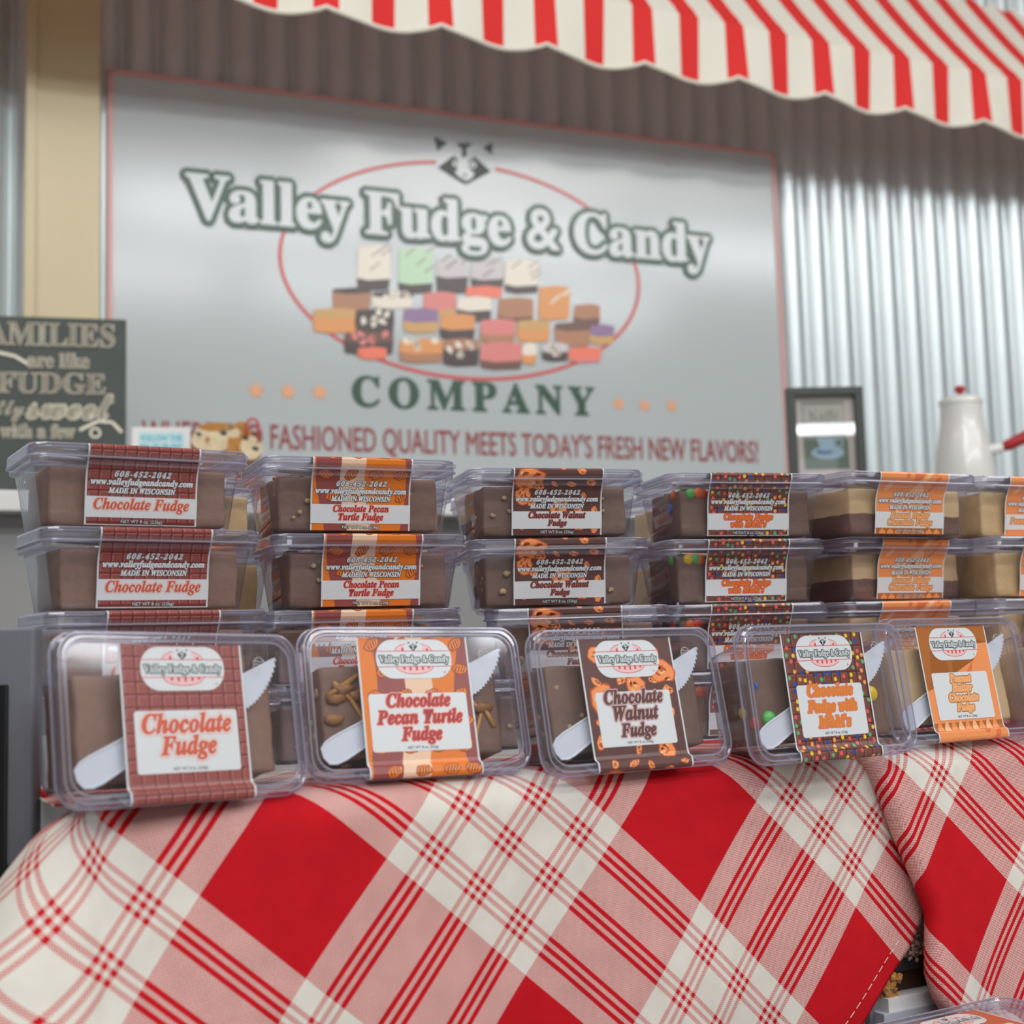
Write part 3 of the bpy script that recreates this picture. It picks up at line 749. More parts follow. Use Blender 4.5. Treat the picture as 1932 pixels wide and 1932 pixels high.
# ------------------------------------------------------------------ the clear container and its contents
def rr_loop(w, d, r, z, n=6):
    p = []
    for cx, cy, a0 in ((w/2-r, d/2-r, 0), (-w/2+r, d/2-r, 90), (-w/2+r, -d/2+r, 180), (w/2-r, -d/2+r, 270)):
        for k in range(n+1):
            a = math.radians(a0+90*k/n); p.append(Vector((cx+r*math.cos(a), cy+r*math.sin(a), z)))
    return p
def loft(loops, cap0=True, cap1=False):
    vs, fs = [], []; n = len(loops[0])
    for l in loops: vs += l
    for i in range(len(loops)-1):
        for k in range(n): fs.append((i*n+k, i*n+(k+1) % n, (i+1)*n+(k+1) % n, (i+1)*n+k))
    if cap0: fs.append(tuple(range(n))[::-1])
    if cap1: fs.append(tuple((len(loops)-1)*n+k for k in range(n)))
    return vs, fs
WL, DL = 0.145, 0.092
v_, f_ = loft([rr_loop(.110, .052, .006, .0012), rr_loop(.120, .062, .007, .0006), rr_loop(.1235, .0655, .0075, .0022), rr_loop(.1275, .0690, .008, .016), rr_loop(.1315, .0720, .008, .030), rr_loop(.1345, .0765, .0085, .0395)])
TRAY = mesh_from('tray', v_, f_, P_WALL, smooth=True)
v_, f_ = loft([rr_loop(.1345, .0765, .0085, .0395), rr_loop(.1360, .0785, .009, .0410), rr_loop(.1400, .0868, .0095, .0412), rr_loop(.1412, .088, .0095, .0425), rr_loop(.1412, .088, .0095, .0480)], False)
TRAYRIM = mesh_from('tray_rim', v_, f_, P_RIM)
v_, f_ = loft([rr_loop(.1440, .0910, .0130, HB-.0085), rr_loop(WL, DL, .0130, HB-.0080), rr_loop(WL-.0004, DL-.0004, .0130, HB-.0040), rr_loop(WL-.0006, DL-.0006, .0130, HB-.0012), rr_loop(WL-.0020, DL-.0020, .0126, HB-.0001), rr_loop(WL-.0040, DL-.0040, .0122, HB+.0002), rr_loop(WL-.0052, DL-.0052, .0120, HB-.0006), rr_loop(WL-.0062, DL-.0062, .0119, HB-.0001), rr_loop(WL-.0090, DL-.0090, .0118, HB-.0001), rr_loop(WL-.0098, DL-.0098, .0116, HB-.0010), rr_loop(WL-.0112, DL-.0112, .0112, HB-.0032)], False)
P_BEAD = plastic('clear_plastic_bead', (0.86, 0.86, 0.93, 1), (0.38, 0.38, 0.56, 1), 1.8, 0.12, 0.32, 1.5)
def bead(loop, r, n=6):
    vs, fs = [], []; m = len(loop); 
    for i, p in enumerate(loop):
        t = (loop[(i+1) % m]-loop[i-1]).normalized(); o_ = Vector((t.y, -t.x, 0))
        for k in range(n): vs.append(p+(o_*math.cos(2*PI*k/n)+Vector((0, 0, 1))*math.sin(2*PI*k/n))*r)
    for i in range(m):
        j = (i+1) % m
        for k in range(n): fs.append((i*n+k, i*n+(k+1) % n, j*n+(k+1) % n, j*n+k))
    return vs, fs
mi_ = [0]*len(f_)
for lp_, r_ in ((rr_loop(WL, DL, .0130, HB-.0080), .0007), (rr_loop(WL-.0034, DL-.0034, .0124, HB), .0005), (rr_loop(WL-.0110, DL-.0110, .0114, HB-.0016), .0006)):
    bv_, bf_ = bead(lp_, r_); k_ = len(v_); v_ = v_+bv_; f_ = f_+[tuple(i+k_ for i in q) for q in bf_]; mi_ += [1]*len(bf_)
LIDRIM = mesh_from('lid_rim', v_, f_, [P_RIM, P_BEAD], mi_)
v_, f_ = loft([rr_loop(WL-.0112, DL-.0112, .0112, HB-.0032)], True)
LID = mesh_from('lid', v_, f_, P_WALL)
bm = bmesh.new(); box_bm(bm, (WL/2+.0032, .008, HB-.0004), (.0098, .046, .0013), None, .0005)
box_bm(bm, (WL/2+.0074, .008, HB+.0006), (.0018, .046, .0034), None, .0006)
TAB = bm_mesh('tab', bm, P_BEAD)
# embossed mark on the lid
S = Sheet(); em = mat('emboss', (214, 214, 222), 0.25)
S.ring(0, 0, .0036, .0042, .0003, 0, em, n=20)
for y in (-.0018, 0, .0018): S.line([(-.0030, y), (-.0012, y-.0006), (.0004, y+.0004), (.0028, y-.0003)], .0003, 0, em)
MARK = S.build('recycling_mark', mapper=lambda x, y, z: Vector((.048+x, .028-y, HB-.0030)))
def knife_mesh():
    top = [(0.0, .0052), (.004, .0072), (.010, .0078), (.030, .0070), (.056, .0062), (.066, .0068), (.074, .0066), (.136, .0036)]
    low = [(.1375, .0030)]
    n = 26
    for k in range(n):
        t = k/(n-1); x = .1368-.0640*t; y = .0015-.0150*math.sin(PI/2*min(1, t/.5))**.8+max(0, t-.5)*.010
        low.append((x+.0005, y-.0006)); low.append((x-.0006, y+.0005))
    low += [(.066, -.0070), (.058, -.0058), (.030, -.0066), (.010, -.0076), (.004, -.0070), (0, -.0048), (-.0012, 0)]
    bm = bmesh.new(); prism(bm, top+low, 0, .0011)
    # raised rim on the handle
    ring = [(0.0, .0052), (.004, .0072), (.010, .0078), (.030, .0070), (.056, .0062)]
    full = ring+[(x, -y) for x, y in ring[::-1]]
    tv, tf = tube([Vector((x, y, .0011)) for x, y in [(.056, -.0058), (.030, -.0066), (.010, -.0076), (.004, -.0070), (0, -.0048), (-.0012, 0), (0, .0052), (.004, .0072), (.010, .0078), (.030, .0070), (.056, .0062)]], .0007, 6)
    bv = [bm.verts.new(x) for x in tv]
    for f in tf: bm.faces.new([bv[i] for i in f])
    ang = math.radians(26.5); M = Matrix.Translation((-.0600, -.0310, HB-.0085)) @ Matrix.Rotation(ang, 4, 'Z')
    bm.transform(M)
    return bm_mesh('knife', bm, mat('white_plastic', (218, 224, 234), 0.3))
KNIFE = knife_mesh()
def fudge_mat(name, top, bot, split, wave):
    m = mat(name, top, 0.55, noise=.07, nscale=160, bump=.25); nt = m.node_tree; b = nt.nodes['Principled BSDF']
    if bot:
        tc = nt.nodes.new('ShaderNodeTexCoord'); sp = nt.nodes.new('ShaderNodeSeparateXYZ'); nt.links.new(tc.outputs['Object'], sp.inputs[0])
        n = nt.nodes.new('ShaderNodeTexNoise'); n.inputs['Scale'].default_value = 28; nt.links.new(tc.outputs['Object'], n.inputs['Vector'])
        a = nt.nodes.new('ShaderNodeMath'); a.operation = 'MULTIPLY_ADD'; a.inputs[1].default_value = wave; nt.links.new(n.outputs['Fac'], a.inputs[0]); nt.links.new(sp.outputs[2], a.inputs[2])
        g = nt.nodes.new('ShaderNodeMath'); g.operation = 'GREATER_THAN'; g.inputs[1].default_value = split+wave/2; nt.links.new(a.outputs[0], g.inputs[0])
        mx = nt.nodes.new('ShaderNodeMix'); mx.data_type = 'RGBA'; mx.inputs[6].default_value = lin(bot); mx.inputs[7].default_value = lin(top)
        nt.links.new(g.outputs[0], mx.inputs[0]); nt.links.new(mx.outputs[2], b.inputs['Base Color'])
    return m
FM = {'chocolate': fudge_mat('milk_fudge', (142, 110, 94), None, 0, 0), 'pecan': fudge_mat('pecan_fudge', (126, 96, 82), None, 0, 0), 'walnut': fudge_mat('walnut_fudge', (122, 96, 82), None, 0, 0),
      'candy': fudge_mat('dark_fudge', (118, 92, 78), None, 0, 0), 'peanut': fudge_mat('layered_fudge', (212, 182, 138), (116, 84, 74), .020, .008),
      'plain_peanut': fudge_mat('peanut_fudge', (216, 184, 134), None, 0, 0), 'caramel': fudge_mat('caramel_fudge', (170, 120, 84), None, 0, 0)}
def fudge_mesh(kind, seed, deep=False):
    rd = random.Random(seed); bm = bmesh.new()
    bmesh.ops.create_grid(bm, x_segments=1, y_segments=1, size=.5); bm.clear()
    w, d, h = .117, .056, .0385
    d = .064 if deep else d
    box_bm(bm, (0, -.0035+(d-.056)/2, .0030+h/2), (w, d, h), None, .0022)
    bmesh.ops.subdivide_edges(bm, edges=[e for e in bm.edges if e.calc_length() > .02], cuts=9, use_grid_fill=True)
    from mathutils import noise
    for v in bm.verts:
        p = v.co*55+Vector((seed*3.1, seed, 0)); k = noise.noise(p)*.0012+noise.noise(p*3)*.0005
        v.co += Vector((k, noise.noise(p+Vector((9, 9, 9)))*.0011, noise.noise(p+Vector((5, 1, 4)))*.0009))
        v.co.z = max(v.co.z, .0026)
    return bm_mesh('fudge', bm, FM[kind], True)
nutm = mat('nut_flesh', (186, 158, 116), 0.6, noise=.15, nscale=300); carm = mat('caramel', (190, 140, 78), 0.35)
def lump(bm, c, r, seed, sq=(1, 1, 1)):
    rd = random.Random(seed); m = bmesh.ops.create_icosphere(bm, subdivisions=2, radius=1)
    for v in m['verts']:
        k = 1+rd.uniform(-.34, .30); v.co = Vector((v.co.x*r*sq[0]*k+c[0], v.co.y*r*sq[1]*k+c[1], v.co.z*r*sq[2]*k+c[2]))
def shape_mesh(name, c, r, seed, sq, m):
    bm = bmesh.new(); lump(bm, c, r, seed, sq); return bm_mesh(name, bm, m, True)
def extras(kind, seed):
    rd = random.Random(seed*13+5); out = []; top = .0415
    if kind in ('walnut', 'pecan'):
        for k in range(14 if kind == 'walnut' else 10):
            face = rd.random()
            if face < .4: c = (rd.choice((-1, 1))*rd.uniform(.036, .052), -.0335, rd.uniform(.008, .038)); sq = (1, .35, .8)
            elif face < .6: c = (-.0582, rd.uniform(-.028, .018), rd.uniform(.008, .038)); sq = (.35, 1, .8)
            else: c = (rd.choice((-1, 1))*rd.uniform(.030, .052), rd.uniform(-.028, .018), top-.0004); sq = (1, .8, .4)
            out.append(('nut', shape_mesh('nut', c, rd.uniform(.0014, .0034), k+seed, sq, nutm)))
    if kind == 'pecan':
        for k, (x, y) in enumerate(((-.044, .010), (-.050, .004), (-.036, .006), (.047, -.004), (-.052, -.008))):
            out.append(('pecan', shape_mesh('pecan', (x, y, top+.0008), .0062, k, (1, .6, .42), mat('pecan_flesh', (150, 104, 62), 0.5, noise=.2, nscale=250))))
        for k, pts in enumerate((((-.050, .014), (-.040, .004), (-.033, -.008), (-.040, -.024)), ((-.054, .006), (-.044, .012), (-.034, .018)), ((.034, .006), (.046, -.006), (.040, -.022), (.036, -.028)), ((.048, -.004), (.054, -.016)))):
            tv, tf = tube([Vector((x, y, top+.0004)) for x, y in pts], .0016, 8); out.append(('caramel_drizzle', mesh_from('caramel_drizzle', tv, tf, carm, smooth=True)))
    if kind == 'candy':
        cs = [(208, 60, 40), (232, 108, 36), (88, 190, 90), (230, 196, 30), (40, 96, 180), (110, 60, 40)]
        spots = [(-.049, -.0312, .0388, 1), (-.042, -.0312, .0392, 0), (-.0582, -.018, .0385, 0), (-.0582, -.010, .028, 3), (-.0552, .006, .0385, 4), (-.048, -.016, top, 2), (.046, -.003, top, 3), (-.038, -.0312, .0385, 5)]
        for k, (x, y, z, c) in enumerate(spots):
            if k not in (5, 6) : c = (c+seed) % 6
            sq = (1, .45, 1) if y < -.03 else ((.45, 1, 1) if x < -.054 else (1, 1, .55))
            rr_ = .0056 if k in (5, 6) else .0044
            bm = bmesh.new(); m_ = bmesh.ops.create_icosphere(bm, subdivisions=3, radius=1)
            for v in m_['verts']: v.co = Vector((v.co.x*rr_*sq[0]+x, v.co.y*rr_*sq[1]+y, v.co.z*rr_*sq[2]+z))
            out.append(('candy', bm_mesh('candy', bm, mat('shell_%d' % c, cs[c], 0.25), True)))
    if kind == 'candy' or kind == 'walnut':
        pass
    return out
FUDGES = {}
KINDTXT = {'chocolate': 'plain chocolate fudge', 'pecan': 'chocolate pecan turtle fudge', 'walnut': 'chocolate walnut fudge', 'candy': 'chocolate fudge with coloured candies', 'peanut': 'peanut butter chocolate fudge', 'plain_peanut': 'peanut butter fudge', 'caramel': 'caramel fudge'}
def container(kind, M, label, group, seed=0, deep=False):
    t = thing('fudge_container', label, 'container', M, group)
    tr = link('tray', TRAY, t); link('tray_rim', TRAYRIM, tr)
    ld = link('lid', LID, t); link('lid_rim', LIDRIM, ld); (link('locking_tab', TAB, ld) if deep else None); link('recycling_mark', MARK, ld)
    link('label', label_mesh(kind), t); link('plastic_knife', KNIFE, t)
    key = (kind, seed % 3, deep)
    if key not in FUDGES: FUDGES[key] = (fudge_mesh(kind, seed % 3+1, deep), extras(kind, seed % 3))
    fm, ex = FUDGES[key]; fo = link('fudge', fm, t)
    for nm, me in ex: link(nm, me, fo)
    return t
ROWN = ['topmost', 'second from top', 'third from top', 'bottom']
COLN = {'chocolate': 'leftmost stack', 'pecan': 'second stack from left', 'walnut': 'third stack', 'candy': 'fourth stack', 'peanut': 'fifth stack', 'plain_peanut': 'rightmost stack'}
STK = {  # front edge middle of each lid and its turn, row by row
 'chocolate': [(-.2377, .8573, 31), (-.2298, .8571, 32), (-.2218, .8440, 33)],
 'pecan': [(-.1045, .9368, 22), (-.0988, .945, 21.7), (-.1076, .9455, 17)],
 'walnut': [(.0378, 1.0239, 15), (.0375, 1.0300, 9.5), (.0462, 1.0264, -6)],
 'candy': [(.1984, 1.085, 15.4), (.1956, 1.0932, 15.3), (.1921, 1.0731, 17)],
 'peanut': [(.3422, 1.114, 24), (.348, 1.1411, 25), (.3418, 1.1287, 23.3)],
 'plain_peanut': [(.4740, 1.175, 22), (.4800, 1.165, 22), (.4790, 1.160, 22)]}
Z0 = 0.13553
sd = 0
for kind, rows in STK.items():
    rows = rows+[(rows[2][0], rows[2][1]+.012, 21)]
    for i, (x, y, a) in enumerate(rows):
        a = math.radians(a); z = Z0-HB*i; X = Vector((math.cos(a), math.sin(a), 0)); Y = Vector((-math.sin(a), math.cos(a), 0))
        org = Vector((x, y, z))+Y*.0465-Vector((0, 0, HB))
        sd += 1
        container(kind, frame_mtx(org, X, Y, Vector((0, 0, 1))), 'box of %s, %s in the %s' % (KINDTXT[kind], ROWN[i], COLN[kind]), 'stacked fudge containers', sd, True)
BACK = {'chocolate': 'plain_peanut', 'pecan': 'peanut', 'walnut': 'chocolate', 'candy': 'plain_peanut', 'peanut': 'chocolate'}
for kind, rows in STK.items():
    if kind not in BACK: continue
    for i, (x, y, a) in enumerate(rows):
        a = math.radians(a*.6+9); z = Z0-HB*i; X = Vector((math.cos(a), math.sin(a), 0)); Y = Vector((-math.sin(a), math.cos(a), 0))
        sd += 1
        container(BACK[kind], frame_mtx(Vector((x+.030, y+.062, z))+Y*.148-Vector((0, 0, HB)), X, Y, Vector((0, 0, 1))), 'box of %s, %s, behind the %s' % (KINDTXT[BACK[kind]], ROWN[i], COLN[kind]), 'fudge containers in the row behind', sd)
    x, y, a = rows[2]; z = Z0-HB*3; a = math.radians(20); X = Vector((math.cos(a), math.sin(a), 0)); Y = Vector((-math.sin(a), math.cos(a), 0)); sd += 1
    container(BACK[kind], frame_mtx(Vector((x+.030, y+.062, z))+Y*.148-Vector((0, 0, HB)), X, Y, Vector((0, 0, 1))), 'box of %s, bottom, half hidden behind the %s' % (KINDTXT[BACK[kind]], COLN[kind]), 'fudge containers in the row behind', sd)
FRONT = [('chocolate', (-.1775, .7235, -.0323), 42, 12.6, -1.9, 'first from left'), ('pecan', (-.0586, .8086, -.0309), 28, 14.6, -1.2, 'second from left'),
         ('walnut', (.0764, .862, -.0353), 30, 12.5, -.1, 'third from left'), ('candy', (.2148, .9109, -.0362), 29, 8.5, .1, 'fourth from left'), ('peanut', (.3330, .9985, -.0330), 29.5, 10.1, 0, 'fifth from left'),
         ('plain_peanut', (.4640, 1.060, -.033), 33, 10, 0, 'last at the right')]
for kind, c, yaw, tilt, roll, where in FRONT:
    yaw, tilt, roll = map(math.radians, (yaw, tilt, roll))
    X = Vector((math.cos(yaw), math.sin(yaw), 0)); Nn = Vector((math.sin(yaw), -math.cos(yaw), 0)); Z = Vector((0, 0, 1))
    Y = math.cos(tilt)*Z-math.sin(tilt)*Nn; N2 = math.cos(tilt)*Nn+math.sin(tilt)*Z
    X2 = math.cos(roll)*X+math.sin(roll)*Y; Y2 = -math.sin(roll)*X+math.cos(roll)*Y
    org = Vector(c)-N2*HB
    sd += 1
    container(kind, frame_mtx(org, X2, Y2, N2), 'box of %s on edge in front row, %s' % (KINDTXT[kind], where), 'front row fudge containers', sd)
# two more lying on the low shelf in front
LSZ = -0.310
ya = math.radians(30); X = Vector((math.cos(ya), math.sin(ya), 0)); Y = Vector((-math.sin(ya), math.cos(ya), 0))
Pc = hit_plane(1770, 1913, (0, 0, LSZ+HB), Vector((0, 0, 1)))
container('caramel', frame_mtx(Vector((Pc.x, Pc.y, LSZ))-Y*.0385, X, Y, Vector((0, 0, 1))), 'clear box with rust-brown label lying flat at the bottom right corner', 'low shelf fudge containers', 1)
P2 = Vector((Pc.x, Pc.y, LSZ))-Y*.046-X*.158
container('caramel', frame_mtx(P2, X, Y, Vector((0, 0, 1))), 'clear lid corner of a box left of the rust-brown labelled one, below the cloth hem', 'low shelf fudge containers', 2)
ls = thing('low_shelf', 'low white shelf in front of the counter carrying flat boxes', 'shelf', TM)
box('shelf_board', (0.55, -0.245, LSZ-.012), (0.9, 0.36, 0.022), lam, ls, .002)
box('shelf_base', (0.55, -0.235, (LSZ-.024+FLOOR_Z)/2), (0.86, 0.32, (LSZ-.024-FLOOR_Z)), mat('grey_cabinet', (150, 150, 150), 0.6), ls, .003)

# ------------------------------------------------------------------ printed house panel under the counter, seen between the cloths
PN = -0.004
pan = thing('house_panel', 'small white wooden house front with dark window and planter between the cloths', 'decoration', frame_mtx(EA, EU, Vector((0, 0, 1)), EN))
def hp(px, py, n=PN):
    P = hit_plane(px, py, EA+EN*n, EN); return ((P-EA).dot(EU), P.z)
def hbox(name, p0, p1, n0, n1, m):
    a, b = hp(*p0), hp(*p1); return box(name, ((a[0]+b[0])/2, (a[1]+b[1])/2, (n0+n1)/2), (abs(b[0]-a[0]), abs(a[1]-b[1]), n1-n0), m, pan, .0006)
hbox('wall_board', (1480, 1640), (1850, 2020), PN-.02, PN-.012, mat('house_white', (232, 224, 218), 0.6, noise=.08, nscale=30))
hbox('window_pane', (1708, 1822), (1790, 1884), PN-.012, PN-.010, mat('house_window', (70, 46, 34), 0.35))
dkf = mat('house_frame', (66, 58, 62), 0.5)
hbox('window_frame', (1704, 1818), (1709, 1886), PN-.012, PN-.008, dkf); hbox('window_frame', (1704, 1818), (1790, 1823), PN-.012, PN-.008, dkf)
hbox('planter', (1672, 1884), (1800, 1916), PN-.012, PN+.002, mat('house_planter', (236, 234, 234), 0.55))
hbox('post', (1650, 1868), (1664, 1935), PN-.012, PN-.006, mat('house_post', (124, 126, 134), 0.55))
hbox('ledge', (1660, 1912), (1800, 1925), PN-.012, PN+.004, mat('house_ledge', (190, 196, 208), 0.5))
def cluster(name, px0, py0, px1, py1, n, r, rgb, stuffn):
    bm = bmesh.new(); rd = random.Random(n)
    for k in range(n):
        a = hp(rd.uniform(px0, px1), rd.uniform(py0, py1)); lump(bm, (a[0], a[1], PN-.006+rd.uniform(0, .006)), r*rd.uniform(.6, 1.3), k, (1, 1, .7))
    o = link(name, bm_mesh(name, bm, mat(name, rgb, .8, noise=.3, nscale=300)), pan); o['kind'] = 'stuff'; return o
cluster('dry_bush', 1672, 1840, 1700, 1884, 40, .0022, (196, 140, 74), 1); cluster('soil_crumbs', 1688, 1880, 1792, 1888, 60, .0013, (148, 112, 84), 1)
cluster('pale_twigs', 1716, 1765, 1752, 1812, 60, .0013, (168, 134, 116), 1)

# ------------------------------------------------------------------ counter-top terminal at the left edge
gm = mat('terminal_grey', (112, 114, 122), 0.5, noise=.03, nscale=200); bk = mat('terminal_black', (16, 17, 17), 0.3)
P = at_depth(64, 1182, 0.745); 
DB = -0.215
dev = thing('point_of_sale_terminal', 'dark grey payment terminal with black screen at the left edge beside the counter', 'terminal', frame_mtx(Vector((P.x, .745, DB)), Vector((1, .0, 0)), Vector((0, 1, 0)), Vector((0, 0, 1))))
ht = P.z-DB
bm = bmesh.new(); box_bm(bm, (-.085, .008, ht-.066), (.170, .014, .132), None, .0025); link('casing', bm_mesh('casing', bm, gm, True), dev)
bm = bmesh.new(); box_bm(bm, (-.0920, .0002, ht-.092), (.1560, .0025, .12), None, .0012); link('screen', bm_mesh('screen', bm, bk), dev)
bm = bmesh.new(); box_bm(bm, (-.085, .018, ht/2-.02), (.05, .012, ht-.04), None, .002); box_bm(bm, (-.085, .010, .004), (.14, .06, .008), None, .002); link('stand', bm_mesh('stand', bm, bk), dev)
sc2 = thing('side_cabinet', 'low black cabinet under the payment terminal at the left', 'cabinet', Matrix.Translation((P.x-.20, .76, FLOOR_Z)))
box('cabinet_top', (.08, 0, DB-FLOOR_Z-.012), (.235, .14, .024), bk, sc2, .002)
box('cabinet_body', (.08, 0, (DB-FLOOR_Z-.024)/2), (.22, .12, DB-FLOOR_Z-.024), mat('dark_cabinet', (52, 48, 46), 0.6), sc2, .002)

# ------------------------------------------------------------------ wooden word board, cards, on the back shelf
def panel_frame(px, py, y, yaw_deg, lean=0.0):
    P = at_depth(px, py, y); a = math.radians(yaw_deg); X = Vector((math.cos(a), math.sin(a), 0)); Nn = Vector((math.sin(a), -math.cos(a), 0))
    return P, X, Nn
P, X, Nn = panel_frame(238, 603, 2.30, 14)
board_g = mat('charcoal_wood', (70, 76, 72), 0.6, noise=.08, nscale=20); letter_c = mat('cream_letters', (222, 216, 196), 0.5)
bw = .335; bh = P.z-SHZ
wb = thing('word_board', 'dark grey wooden board with cream cut-out words about fudge', 'sign', frame_mtx(P-X*bw/2-Vector((0, 0, bh)), X, Vector((0, 0, 1)), Nn))
box('board', (0, bh/2, -.006), (bw, bh, .012), board_g, wb, .001)
def bpx(px, py):
    Q = hit_plane(px, py, P, Nn); o = P-X*bw/2; return (Q-o).dot(X), -(Q.z-P.z)
def words(t, x0, x1, y, k, hs, off=0.0, th=.0006, shear=0, name='words', slope=0):
    S = Sheet(); a = bpx(x0, y); b = bpx(x1, y); S.text(t, (a[0]+b[0])/2, a[1]/2+b[1]/2, b[0]-a[0], 0, letter_c, k, off, 1.0, shear, hs, (), th)
    return link(name, S.build(name, mapper=lambda x, yy, z: Vector((x, bh-yy, .0025))), wb)
words('FAMILIES', -58, 216, 652, 'b', 1.15, -.005, .0012); words('are like', 52, 168, 694, 'b', 1.15, 0, .0012)
words('FUDGE', -4, 198, 742, 'b', 1.0, -.005, .0012); words('mostly', -70, 45, 782, 'bs', 1.2, 0, .0012); words('sweet', 52, 212, 790, 'bs', 1.25, 0, .0034)
words('with a few', 0, 142, 826, 'b', 1.2, 0, .0012)
S = Sheet()
S.line([bpx(px, py) for px, py in ((-40, 668), (0, 666), (28, 672), (55, 688))], .006, 0, letter_c)
S.line([bpx(px, py) for px, py in ((150, 812), (185, 795), (212, 797), (230, 816))], .006, 0, letter_c); a, b = bpx(180, 817); S.ring(a, b, .008, .008, .004, 0, letter_c, n=16)
link('flourish', S.build('flourish', mapper=lambda x, yy, z: Vector((x, bh-yy, .002))), wb)
# small card with pale blue words
P, X, Nn = panel_frame(360, 806, 2.25, 10); cw, ch = .098, P.z-SHZ
cdd = thing('folded_card', 'small white card with pale blue lettering beside the word board', 'card', frame_mtx(P-X*cw/2-Vector((0, 0, ch)), X, Vector((0, 0, 1)), Nn))
box('card_sheet', (0, ch/2, -.002), (cw, ch, .004), mat('card_white', (226, 226, 224), .5), cdd, .0006)
S = Sheet(); bl = mat('card_blue', (120, 196, 208), .5)
S.rect(-cw/2+.012, .008, cw/2-.010, ch-.01, 0, mat('card_tint', (200, 222, 226), .5))
S.text('FOLLOW THE', 0, .024, .068, 1, bl, '', .01, 1, 0, 1.3, (), .0007); S.text('BUNNY', 0, .045, .068, 1, bl, '', .01, 1, 0, 1.1, (), .0014)
link('lettering', S.build('lettering', mapper=lambda x, y, z: Vector((x, ch-y, .0006+z*4))), cdd)
# card printed with puppy faces
P, X, Nn = panel_frame(492, 800, 2.2, 12); cw2, ch2 = .115, P.z-SHZ-.0
pd = thing('puppy_box', 'upright gift box printed with brown and white puppy faces', 'box', frame_mtx(P-X*cw2/2-Vector((0, 0, ch2)), X, Vector((0, 0, 1)), Nn))
fur = mat('puppy_fur', (212, 194, 160), .8, noise=.15, nscale=80); brn = mat('puppy_brown', (176, 124, 60), .8, noise=.2, nscale=80); eye = mat('puppy_eye', (40, 48, 48), .4)
box('carton', (0, ch2/2-.006, -.02), (cw2, ch2-.012, .038), mat('carton_brown', (120, 72, 62), .6), pd, .001)
S = Sheet()
S.blob(-.022, .026, .034, .024, 0, 1, fur, 2, .05, 20); S.blob(.022, .030, .020, .034, .2, 1.5, brn, 3, .08, 18); S.blob(-.012, .006, .030, .008, 0, 2, brn, 4, .1, 14)
S.blob(.042, .040, .018, .020, 0, 2, fur, 5, .08, 16); S.blob(.010, .014, .014, .010, .3, 2, fur, 8, .1)
for x, y, r in ((-.044, .018, .0042), (-.004, .016, .0050), (.032, .024, .0048), (.048, .042, .0050)): S.blob(x, y, r*1.2, r*.8, .3, 3, eye, int(r*1e5), .1, 10)
S.blob(-.030, .028, .004, .006, 0, 3, brn, 9)
link('picture', S.build('picture', mapper=lambda x, y, z: Vector((x, ch2-y, .0005+z*4))), pd)
pts = [Vector((.044+.010*math.cos(a), ch2-.004+.012*math.sin(a), .004)) for a in [PI*k/12 for k in range(13)]]
pts = [Vector((.054, ch2-.03, .004))]+pts+[Vector((.034, ch2-.022, .004))]
tv, tf = tube(pts, .0022, 8); link('handle_loop', mesh_from('handle_loop', tv, tf, mat('loop_red', (196, 80, 76), .5), smooth=True), pd)

# ------------------------------------------------------------------ framed picture and enamel coffee pot at the right
P, X, Nn = panel_frame(1482, 733, 2.42, 2)
Q = hit_plane(1625, 733, P, Nn); fw = (Q-P).dot(X); fh = P.z-SHZ
pf = thing('framed_picture', 'dark framed coffee cup print behind glass beside the white sign', 'picture', frame_mtx(P+X*fw/2-Vector((0, 0, fh)), X, Vector((0, 0, 1)), Nn))
bm = bmesh.new(); ft = .0155; fd = mat('frame_dark', (58, 64, 58), .4)
for c, s in (((0, fh-ft/2, .0), (fw, ft, .02)), ((0, ft/2, .0), (fw, ft, .02)), ((-fw/2+ft/2, fh/2, 0), (ft, fh-2*ft, .02)), ((fw/2-ft/2, fh/2, 0), (ft, fh-2*ft, .02))): box_bm(bm, c, s, None, .002)
link('frame_moulding', bm_mesh('frame_moulding', bm, fd), pf)
box('mat_board', (0, fh/2, -.004), (fw-2*ft+.002, fh-2*ft+.002, .003), mat('mat_pink', (206, 192, 190), .7), pf)
def fpx(px, py): T = hit_plane(px, py, P, Nn); return (T-P).dot(X)-fw/2, -(T.z-P.z)
S = Sheet(); greyp = mat('print_grey', (150, 148, 142), .7); lgp = mat('print_lightgrey', (184, 180, 176), .7); dgp = mat('print_green', (104, 116, 106), .7); cupb = mat('print_cup', (160, 184, 204), .6); cupd = mat('print_cup_dark', (92, 124, 168), .6)
def frect(x0, y0, x1, y1, l, m): a = fpx(x0, y0); b = fpx(x1, y1); S.rect(a[0], a[1], b[0], b[1], l, m)
frect(1512, 757, 1600, 884, 0, greyp); frect(1515, 764, 1594, 806, 1, lgp); frect(1518, 829, 1604, 884, 1, dgp)
a = fpx(1562, 850); S.blob(a[0], a[1]+.004, .031, .012, 0, 2, cupb, 1, .02, 24); S.blob(a[0]-.006, a[1]+.002, .016, .005, 0, 3, cupd, 1, .05, 18)
a = fpx(1560, 838); S.poly([(a[0]-.019, a[1]-.012), (a[0]+.021, a[1]-.012), (a[0]+.014, a[1]+.012), (a[0]-.010, a[1]+.012)], 4, cupb)
S.ring(a[0]+.023, a[1]-.002, .007, .008, .003, 4, cupb, n=16)
a = fpx(1555, 793); S.text('Kaffe', a[0], a[1], .056, 3, mat('print_word', (140, 138, 128), .7), 'b', 0, 1, 0, 1.1)
link('print', S.build('print', mapper=lambda x, y, z: Vector((x, fh-y, -.002+z*4))), pf)
glm = plastic('picture_glass', (0.96, 0.97, 0.96, 1), (0.7, 0.8, 0.75, 1), 1.5, 0.01)
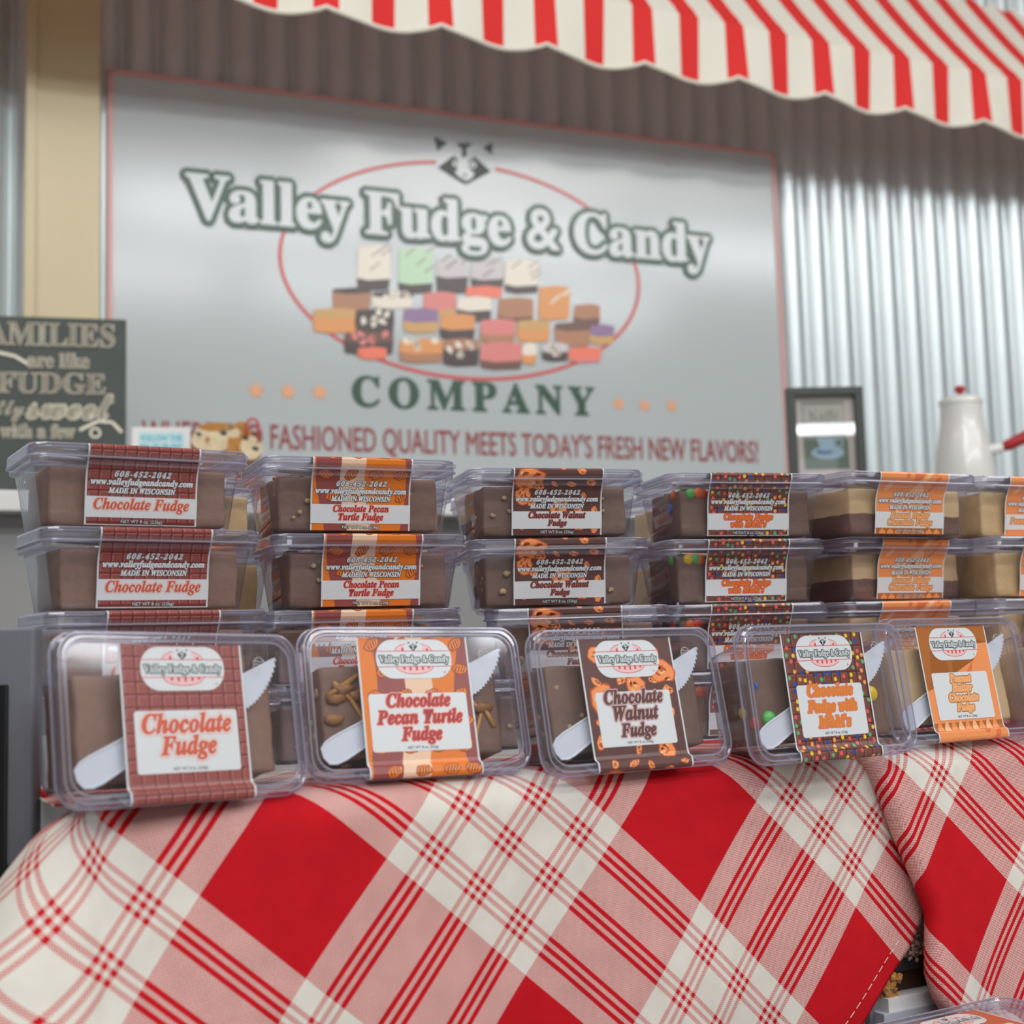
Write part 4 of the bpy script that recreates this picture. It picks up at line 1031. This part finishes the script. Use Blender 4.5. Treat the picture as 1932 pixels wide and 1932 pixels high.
box('glass_pane', (0, fh/2, .0035), (fw-2*ft+.002, fh-2*ft+.002, .0015), glm, pf)
# pot
PY = 2.46; Pt = at_depth(1812, 752, PY); sc_ = PY/F*1.0
enam = mat('white_enamel', (222, 222, 218), .22, coat=.4); redp = mat('red_handle', (176, 38, 46), .35)
hp_ = Pt.z-SHZ
pot = thing('coffee_pot', 'white enamel coffee pot with red knob and red side handle', 'pot', Matrix.Translation((Pt.x, PY, SHZ)))
r1 = 38*sc_
prof = [(0, 0), (r1*1.36, 0), (r1*1.46, .010), (r1*1.50, .03), (r1*1.44, hp_-.135), (r1*1.32, hp_-.10), (r1*1.16, hp_-.07), (r1*1.06, hp_-.045), (r1*1.02, hp_-.018), (r1*1.03, hp_-.010)]
v_, f_ = lathe(prof, 48); link('body', mesh_from('body', v_, f_, enam, smooth=True), pot)
prof = [(r1*1.06, hp_-.012), (r1*1.07, hp_-.004), (r1*.95, hp_+.001), (r1*.5, hp_+.005), (0.0001, hp_+.007)]
v_, f_ = lathe(prof, 48); ldp = link('pot_lid', mesh_from('pot_lid', v_, f_, enam, smooth=True), pot)
prof = [(0.0001, hp_+.006), (.004, hp_+.006), (.005, hp_+.010), (.010, hp_+.016), (.0095, hp_+.021), (.005, hp_+.024), (0.0001, hp_+.0245)]
v_, f_ = lathe(prof, 24); kn = link('knob', mesh_from('knob', v_, f_, redp, smooth=True), ldp)
h0 = at_depth(1862, 850, PY-.02)-Vector((Pt.x, PY, SHZ)); h1 = at_depth(1893, 844, PY-.03)-Vector((Pt.x, PY, SHZ)); h2 = at_depth(1975, 806, PY-.05)-Vector((Pt.x, PY, SHZ))
tv, tf = tube([h0+(h0-h1)*.7, h0, h1], [.012, .011, .009], 14); link('handle_socket', mesh_from('handle_socket', tv, tf, enam, smooth=True), pot)
tv, tf = tube([h1, h1+(h2-h1)*.1, h2-(h2-h1)*.1, h2], [.008, .0105, .0125, .009], 14); link('handle', mesh_from('handle', tv, tf, redp, smooth=True), pot)
